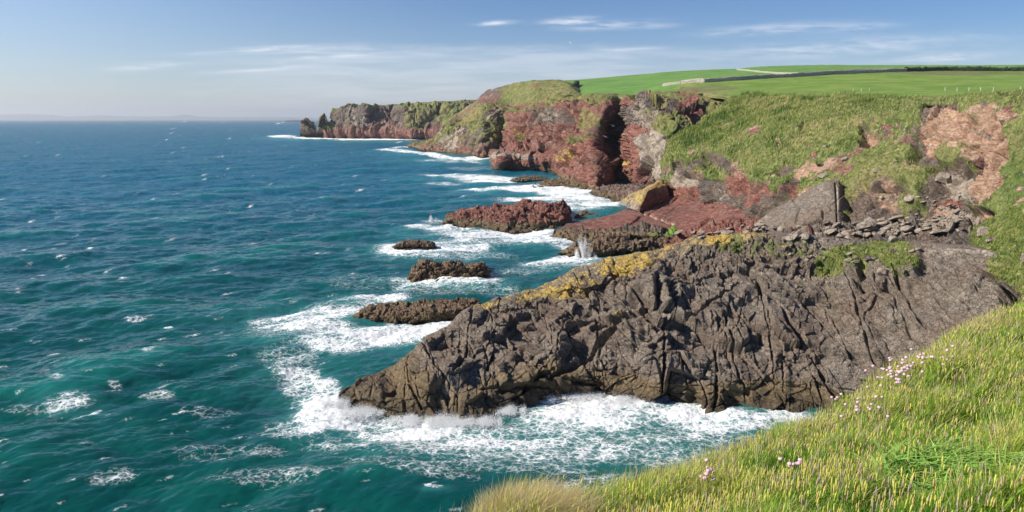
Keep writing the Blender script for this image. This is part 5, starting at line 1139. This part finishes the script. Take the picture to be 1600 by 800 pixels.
def on_fg0(px, py):
    g = FG.reshape(-1, 3); x, y = PROJ(g); return g[((x - px) ** 2 + (y - py) ** 2 + 1e4 * (FGv.ravel() > 3.3)).argmin()]
def foreground_grass():
    r = np.random.default_rng(21); w = visible_w(FG); w = w * (FGv[:-1, :-1] < 4.25)
    n = 330000; p, i, j = sample_grid(FG, n, r, w); px, py = PROJ(p)
    cc = on_fg0(1505, 770); kp = (np.hypot((p[:, 0] - cc[0]) / .55, (p[:, 1] - cc[1]) / .42) > 1) | (r.random(n) < .15); p = p[kp]; px = px[kp]; py = py[kp]; n = len(p)
    cl = fbm(p / .55, 3, 1010); c2 = fbm(p / 1.6, 3, 1011); c3 = fbm(p / .25, 2, 1012)
    dist = np.linalg.norm(p - [0, 0, CAMH], axis=1)
    dry = np.clip(.28 + .9 * c2 + .5 * c3 + blobs(px, py, [(815, 800, 70, 50, .9), (1110, 745, 40, 60, .6), (1240, 650, 50, 25, .4), (1500, 500, 80, 20, .5), (1380, 575, 90, 30, .4), (1330, 600, 50, 20, .3)]), 0, 1)
    rnd = r.random(n); isdry = rnd < dry * .55
    gcol = np.array([[.06, .19, .012], [.22, .4, .035], [.42, .5, .08]]); k = np.clip(.95 + 2.2 * c2 + 1.2 * cl + .45 * r.normal(size=n), 0, 1.999); ki = k.astype(int); f = (k - ki)[:, None]
    c = gcol[ki] * (1 - f) + gcol[ki + 1] * f; c[isdry] = (np.array([[.46, .42, .16], [.55, .44, .27], [.38, .4, .1]])[r.integers(0, 3, n)])[isdry]
    c *= (.5 + .85 * r.random(n))[:, None]
    tus = sst(fbm(p / .34, 2, 1016), -.15, .3); L = (.07 + .16 * r.random(n)) * (.55 + .75 * tus) * (1 + 1.3 * cl + .5 * c2) * np.where(isdry, 1.25, 1.0); L = np.clip(L, .04, .42)
    wid = (.0026 + .0034 * r.random(n)) * (.6 + .13 * dist)
    a = r.random(n) * 2 * pi; ld = np.stack([np.cos(a) * .7 + .55, np.sin(a) * .7 + .2], 1); lean = .25 + .6 * r.random(n)
    blades('cliff_top_grass', p - [0, 0, .02], L, wid, lean, ld, c * .8, M_leaf, c * 1.08)
    # seed heads on stalks: slender spikes
    n = 24000; sw = w * 1.0; p, i, j = sample_grid(FG, n, r, sw); px, py = PROJ(p)
    dens = .22 + .9 * sst(fbm(p / .9, 3, 1020), -.1, .35) + .4 * blobs(px, py, [(1450, 640, 200, 60, 1), (1300, 760, 180, 60, .7), (1560, 720, 80, 60, 1)])
    cc = on_fg0(1505, 770); keep = (r.random(n) < dens * .8) & (np.hypot((p[:, 0] - cc[0]) / .55, (p[:, 1] - cc[1]) / .42) > 1); p = p[keep]; px = px[keep]; n = len(p)
    dist = np.linalg.norm(p - [0, 0, CAMH], axis=1)
    L = (.14 + .13 * r.random(n)) * np.clip(1 + .9 * fbm(p / .55, 3, 1010), .6, 1.5); a = r.random(n) * 2 * pi; ld = np.stack([np.cos(a) * .3 + .25, np.sin(a) * .3 + .1], 1) * .5
    typ = r.random(n); hc = np.where((typ < .62)[:, None], [[.64, .62, .18]], np.where((typ < .8)[:, None], [[.6, .47, .22]], [[.5, .42, .36]])) * (.8 + .4 * r.random(n))[:, None]
    blades('grass_stalks', p, L, .0018 + 0 * L + .0002 * dist, 1 + 0 * L, ld, np.tile([.22, .27, .06], (n, 1)), M_leaf, np.tile([.36, .33, .12], (n, 1)), segs=2)
    top = p + np.stack([ld[:, 0] * L, ld[:, 1] * L, L * .8], 1); ax = np.stack([ld[:, 0] * .8, ld[:, 1] * .8, np.ones(n)], 1); ax /= np.linalg.norm(ax, axis=1)[:, None]
    hl = .03 + .04 * r.random(n); hr = (.0031 + .002 * r.random(n)) * (.75 + .06 * dist)
    e1 = np.cross(ax, [0, 1, .01]); e1 /= np.linalg.norm(e1, axis=1)[:, None]; e2 = np.cross(ax, e1)
    V = [top - ax * hl[:, None] * .2]
    for t, q in ((.15, .9), (.6, 1.0), (.85, .6)):
        for g in range(4):
            an = g * pi / 2 + t * 2; V.append(top + ax * (hl * t)[:, None] + (e1 * cos(an) + e2 * sin(an)) * (hr * q)[:, None])
    V.append(top + ax * hl[:, None]); V = np.stack(V, 1)
    T_ = []
    for g in range(4):
        h = (g + 1) % 4; T_ += [[0, 1 + h, 1 + g], [1 + g, 1 + h, 5 + h], [1 + g, 5 + h, 5 + g], [5 + g, 5 + h, 9 + h], [5 + g, 9 + h, 9 + g], [9 + g, 9 + h, 13]]
    F = ((np.arange(n) * 14)[:, None, None] + np.array(T_)[None]).reshape(-1, 3)
    o = np_mesh('grass_seed_heads', V.reshape(-1, 3), F, M_leaf, {'m1': np.repeat(hc, 14, axis=0)}); meta(o, kind='stuff')
foreground_grass()
def crest_stems():
    # tall wispy flowering grass that breaks the outline of the slope, and the dead tussocks
    r = np.random.default_rng(23); w = visible_w(FG) * ((FGv[:-1, :-1] > 2.1) & (FGv[:-1, :-1] < 3.7)); n = 5200; p, i, j = sample_grid(FG, n, r, w)
    keep = fbm(p / .5, 2, 1030) > -.12; p = p[keep]; n = len(p); dist = np.linalg.norm(p - [0, 0, CAMH], axis=1); a = r.random(n) * 2 * pi
    ld = np.stack([np.cos(a) * .5 + .35, np.sin(a) * .5], 1); c = np.array([[.5, .44, .22], [.52, .4, .32], [.34, .4, .12]])[r.integers(0, 3, n)] * (.8 + .4 * r.random(n))[:, None]
    blades('flowering_grass', p, .22 + .2 * r.random(n) ** 1.5, .0016 + .0006 * dist, .4 + .5 * r.random(n), ld, c * .8, M_leaf, c * 1.1)
    P_ = []
    for px, py, rad, m in [(820, 822, .3, 7500), (775, 830, .2, 3500), (850, 812, .15, 1500), (1112, 790, .16, 1000), (1020, 760, .2, 1200), (1255, 690, .3, 900), (1500, 520, .5, 1200), (1400, 590, .5, 1500)]:
        c0 = on_fg0(px, py); q = c0 + np.stack([r.normal(size=m) * rad * .55, r.normal(size=m) * rad * .45, np.zeros(m)], 1); P_.append(q)
    p = np.concatenate(P_); n = len(p); gq = FG.reshape(-1, 3); 
    for s in range(0, n, 2000):
        dd = ((p[s:s + 2000, None, :2] - gq[None, :, :2]) ** 2).sum(2); p[s:s + 2000, 2] = gq[dd.argmin(1), 2]
    a = r.random(n) * 2 * pi; ld = np.stack([np.cos(a) * .8 + .3, np.sin(a) * .8], 1); c = np.array([[.58, .48, .24], [.5, .38, .22], [.62, .54, .34]])[r.integers(0, 3, n)] * (.75 + .45 * r.random(n))[:, None]
    blades('dead_grass', p - [0, 0, .02], .14 + .2 * r.random(n), .003 + .002 * r.random(n), .5 + .7 * r.random(n), ld, c * .85, M_leaf, c)
crest_stems()

# ------------------------------------------------------------------ pink thrift flowers
m_pet = leaf_mat('thrift_petals', .25); m_stem = simple('flower_stem', (.12, .16, .05), (.2, .22, .08), 20, .8, 0)
def flower_proto():
    r = np.random.default_rng(4); V, F = ICO[2]; V = V * (1 + .28 * r.random(len(V)))[:, None] * np.array([.0115, .0115, .009])
    V = V + [0, 0, .23]; C = np.array([.72, .5, .62]) * (.75 + .5 * r.random(len(V)))[:, None]
    root = bpy.data.objects.new('thrift_flower', None); col.objects.link(root)
    np_mesh('flower_head', V, F, m_pet, {'m1': C}, smooth=False, parent=root)
    a = np.linspace(0, 2 * pi, 5, endpoint=False); q = np.concatenate([np.stack([.0012 * np.cos(a) + x, .0012 * np.sin(a), 0 * a + z], 1) for x, z in ((0.01, -.02), (.004, .1), (0, .225))])
    F2 = [[k * 5 + i, k * 5 + (i + 1) % 5, k * 5 + 5 + (i + 1) % 5, k * 5 + 5 + i] for k in range(2) for i in range(5)]
    np_mesh('stem', q, np.array(F2), m_stem, parent=root)
    return root
G_fg = FG.reshape(-1, 3); gx, gy = PROJ(G_fg); gvv = FGv.ravel()
def on_fg(px, py):
    q = (gx - px) ** 2 + (gy - py) ** 2 + 1e4 * (gvv > 3.3); c = np.argsort(q)[:3]; return G_fg[c].mean(0)
f0 = flower_proto(); first = True
for (cx, cy_, sx, sy, n, lb, grp, s0) in [
   (1395, 585, 40, 16, 46, 'pink thrift flower in the large patch at the edge of the grassy cliff top', 'large patch of thrift at the cliff edge', 1.25),
   (1440, 560, 40, 10, 22, 'pink thrift flower in the upper right straggle of the large patch', 'upper straggle of thrift', 1.2),
   (1350, 640, 36, 14, 14, 'pale thrift flower in the thin band below the large patch', 'thin band of thrift', 1.1),
   (1305, 622, 10, 5, 5, 'thrift flower sticking out over the cliff edge against the dark rock', 'thrift against the dark rock', 1.15),
   (1106, 752, 14, 16, 11, 'bright pink thrift flower in the small clump at the bottom of the slope', 'small clump of thrift low down', 1.1),
   (1250, 742, 26, 10, 8, 'dusty pink thrift flower among tall seed heads near the bottom centre', 'thrift among the seed heads', 1.05)]:
    for k in range(n):
        x, y = cx + rr.normal() * sx * .6, cy_ + rr.normal() * sy * .6
        if first: o = f0; first = False; 
        else:
            o = f0.copy(); col.objects.link(o)
            for ch in list(f0.children):
                c_ = ch.copy(); col.objects.link(c_); c_.parent = o
        g = on_fg(x, y + 36); o.location = g; s = s0 * (.9 + .3 * rr.random()); o.scale = (s,) * 3; o.rotation_euler = (rr.normal() * .15, rr.normal() * .15 + .1, rr.random() * 6)
        meta(o, lb, 'flower', grp)
# single thrift heads on their own
for px, py, lb in [(850, 770, 'single thrift flower beside the dry straw tussock at the lower left of the grass')]:
    o = f0.copy(); col.objects.link(o)
    for ch in list(f0.children):
        c_ = ch.copy(); col.objects.link(c_); c_.parent = o
    o.location = on_fg(px, py + 22); o.scale = (1.1,) * 3; meta(o, lb, 'flower')
# ------------------------------------------------------------------ lush broad leaved clump at the lower right
def clump():
    r = np.random.default_rng(91); n = 700; c = on_fg(1505, 770)
    a = r.random(n) * 2 * pi; rad = np.sqrt(r.random(n)) * .42; root = np.stack([rad * np.cos(a) * 1.25, rad * np.sin(a) * .9, 0 * a], 1)
    q = c + root; root[:, 2] = [on_z for on_z in np.interp(q[:, 1], [c[1] - .5, c[1] + .5], [-.04, .04])]
    L = .24 + .12 * r.random(n); a2 = r.random(n) * 2 * pi; ld = np.stack([np.cos(a2) * .95 + .25, np.sin(a2) * .8 - .2], 1)
    col_ = np.array([.19, .3, .07]) * (.7 + .6 * r.random(n))[:, None]
    o = blades('leafy_plant', root, L * 1.05, .012 + .008 * r.random(n), .75 + .6 * r.random(n), ld, col_, M_leaf, col_ * 1.9, kind=None, curve=1.5)
    o.location = c; meta(o, 'lush low clump of broad drooping bright green leaves amid the seed heads, lower right', 'plant')
clump()
# ------------------------------------------------------------------ rough grass and herbs on the big slope
def slope_grass():
    o, P, px, py, rk, nu, nv = SL; r = np.random.default_rng(61)
    bare = fbm(P / 6, 4, 1114, .6) + .35 * fbm(P / 25, 2, 1115) + .16 * sst(py, 235, 320)
    G = P.reshape(nu, nv, 3); ok = ((rk < .45) & ((bare < .19) | (py < 175)) & (px > 1010) & (px < 1720) & (py > 150)).reshape(nu, nv)[:-1, :-1]
    n = 75000; p, i, j = sample_grid(G, n, r, ok * 1.0)
    cl = fbm(p / 5, 3, 1110); big = fbm(p / 22, 3, 1111)
    a = r.random(n) * 2 * pi; ld = np.stack([np.cos(a) * .7 + .5, np.sin(a) * .7], 1)
    s = p[:, 1] / 150
    L = (.3 + .4 * r.random(n)) * (1 + .7 * cl) * s; wid = (.07 + .09 * r.random(n)) * s
    pal = np.array([[.06, .11, .02], [.14, .2, .04], [.25, .28, .08], [.4, .38, .18], [.46, .38, .22]]); k = np.clip(1.75 + 2.2 * cl + 2.6 * big + .75 * r.normal(size=n), 0, 4.3); c = pal[k.round().astype(int)] * (.55 + .8 * r.random(n) ** 1.3)[:, None] * 1.12
    q = PROJ(p); br_ = sst(fbm(p / 9, 3, 1113), .12, .3); L = L * (1 + .9 * br_); c = np.where((r.random(n) < .7 * br_)[:, None], np.array([.075, .15, .025]) * (.7 + .6 * r.random(n))[:, None], c); wt = blobs(q[0], q[1], [(1395, 215, 46, 26, 1), (1350, 200, 80, 30, .5)]) * r.random(n) > .8; c[wt] = [.55, .56, .45]
    blades('rough_slope_grass', p - [0, 0, .05], L, wid, .3 + .6 * r.random(n), ld, c * .9, M_leaf, c, segs=2)
slope_grass()
def bank_grass():
    r = np.random.default_rng(67); out = []
    for nm, n, cond in [('boulder_beach', 16000, lambda x, y: blobs(x, y, [(1575, 370, 50, 75, 1), (1640, 380, 90, 110, 1), (1530, 372, 22, 30, .5)]) > .45),
                        ('near_rock_headland', 5200, lambda x, y: blobs(x, y, [(1345, 398, 78, 20, 1, -8), (1405, 405, 34, 32, .95), (1300, 415, 34, 12, .7, -15), (1575, 420, 34, 34, .95), (1590, 440, 40, 20, .9)]) > .45)]:
        me = bpy.data.objects[nm].data; a = np.empty(len(me.vertices) * 3, np.float32); me.vertices.foreach_get('co', a); P = a.reshape(-1, 3).astype(float)
        x, y = PROJ(P); k = np.nonzero(cond(x, y) & (x < 1720))[0]; k = k[r.integers(0, len(k), n)]; out.append(P[k] + r.normal(size=(n, 3)) * [.12, .12, 0])
    p = np.concatenate(out); n = len(p); cl = fbm(p / 1.6, 3, 1120); c2 = fbm(p / 6, 2, 1121); a = r.random(n) * 2 * pi
    pal = np.array([[.06, .12, .02], [.12, .2, .03], [.26, .3, .06], [.42, .36, .12], [.44, .3, .14]]); k = np.clip(1.4 + 1.8 * cl + 1.6 * c2 + .7 * r.normal(size=n), 0, 4.2); c = pal[k.round().astype(int)] * (.75 + .5 * r.random(n))[:, None]
    blades('moss_and_bank_grass', p - [0, 0, .03], (.14 + .24 * r.random(n)) * (1 + .6 * cl), .05 + .06 * r.random(n), .3 + .7 * r.random(n), np.stack([np.cos(a) * .7 + .4, np.sin(a) * .7], 1), c * .9, M_leaf, c, segs=2)
bank_grass()

# ------------------------------------------------------------------ haze
def haze():
    x0, x1, y0, y1, z0, z1 = -59000, 59000, -2900, 58000, -4, 420
    V = np.array([[x, y, z] for x in (x0, x1) for y in (y0, y1) for z in (z0, z1)], float); F = np.array([[0, 1, 3, 2], [4, 6, 7, 5], [0, 4, 5, 1], [2, 3, 7, 6], [0, 2, 6, 4], [1, 5, 7, 3]])
    m = bpy.data.materials.new('sea_haze'); m.use_nodes = True; T = NT(m.node_tree)
    v = T.n('ShaderNodeVolumePrincipled', ins={'Color': (.88, .93, 1.0), 'Density': HAZE, 'Anisotropy': .35}); out = T.n('ShaderNodeOutputMaterial', ins={'Volume': v})
    o = np_mesh('haze', V, F, m, smooth=False); meta(o, kind='stuff')
HAZE = 5.5e-5
haze()
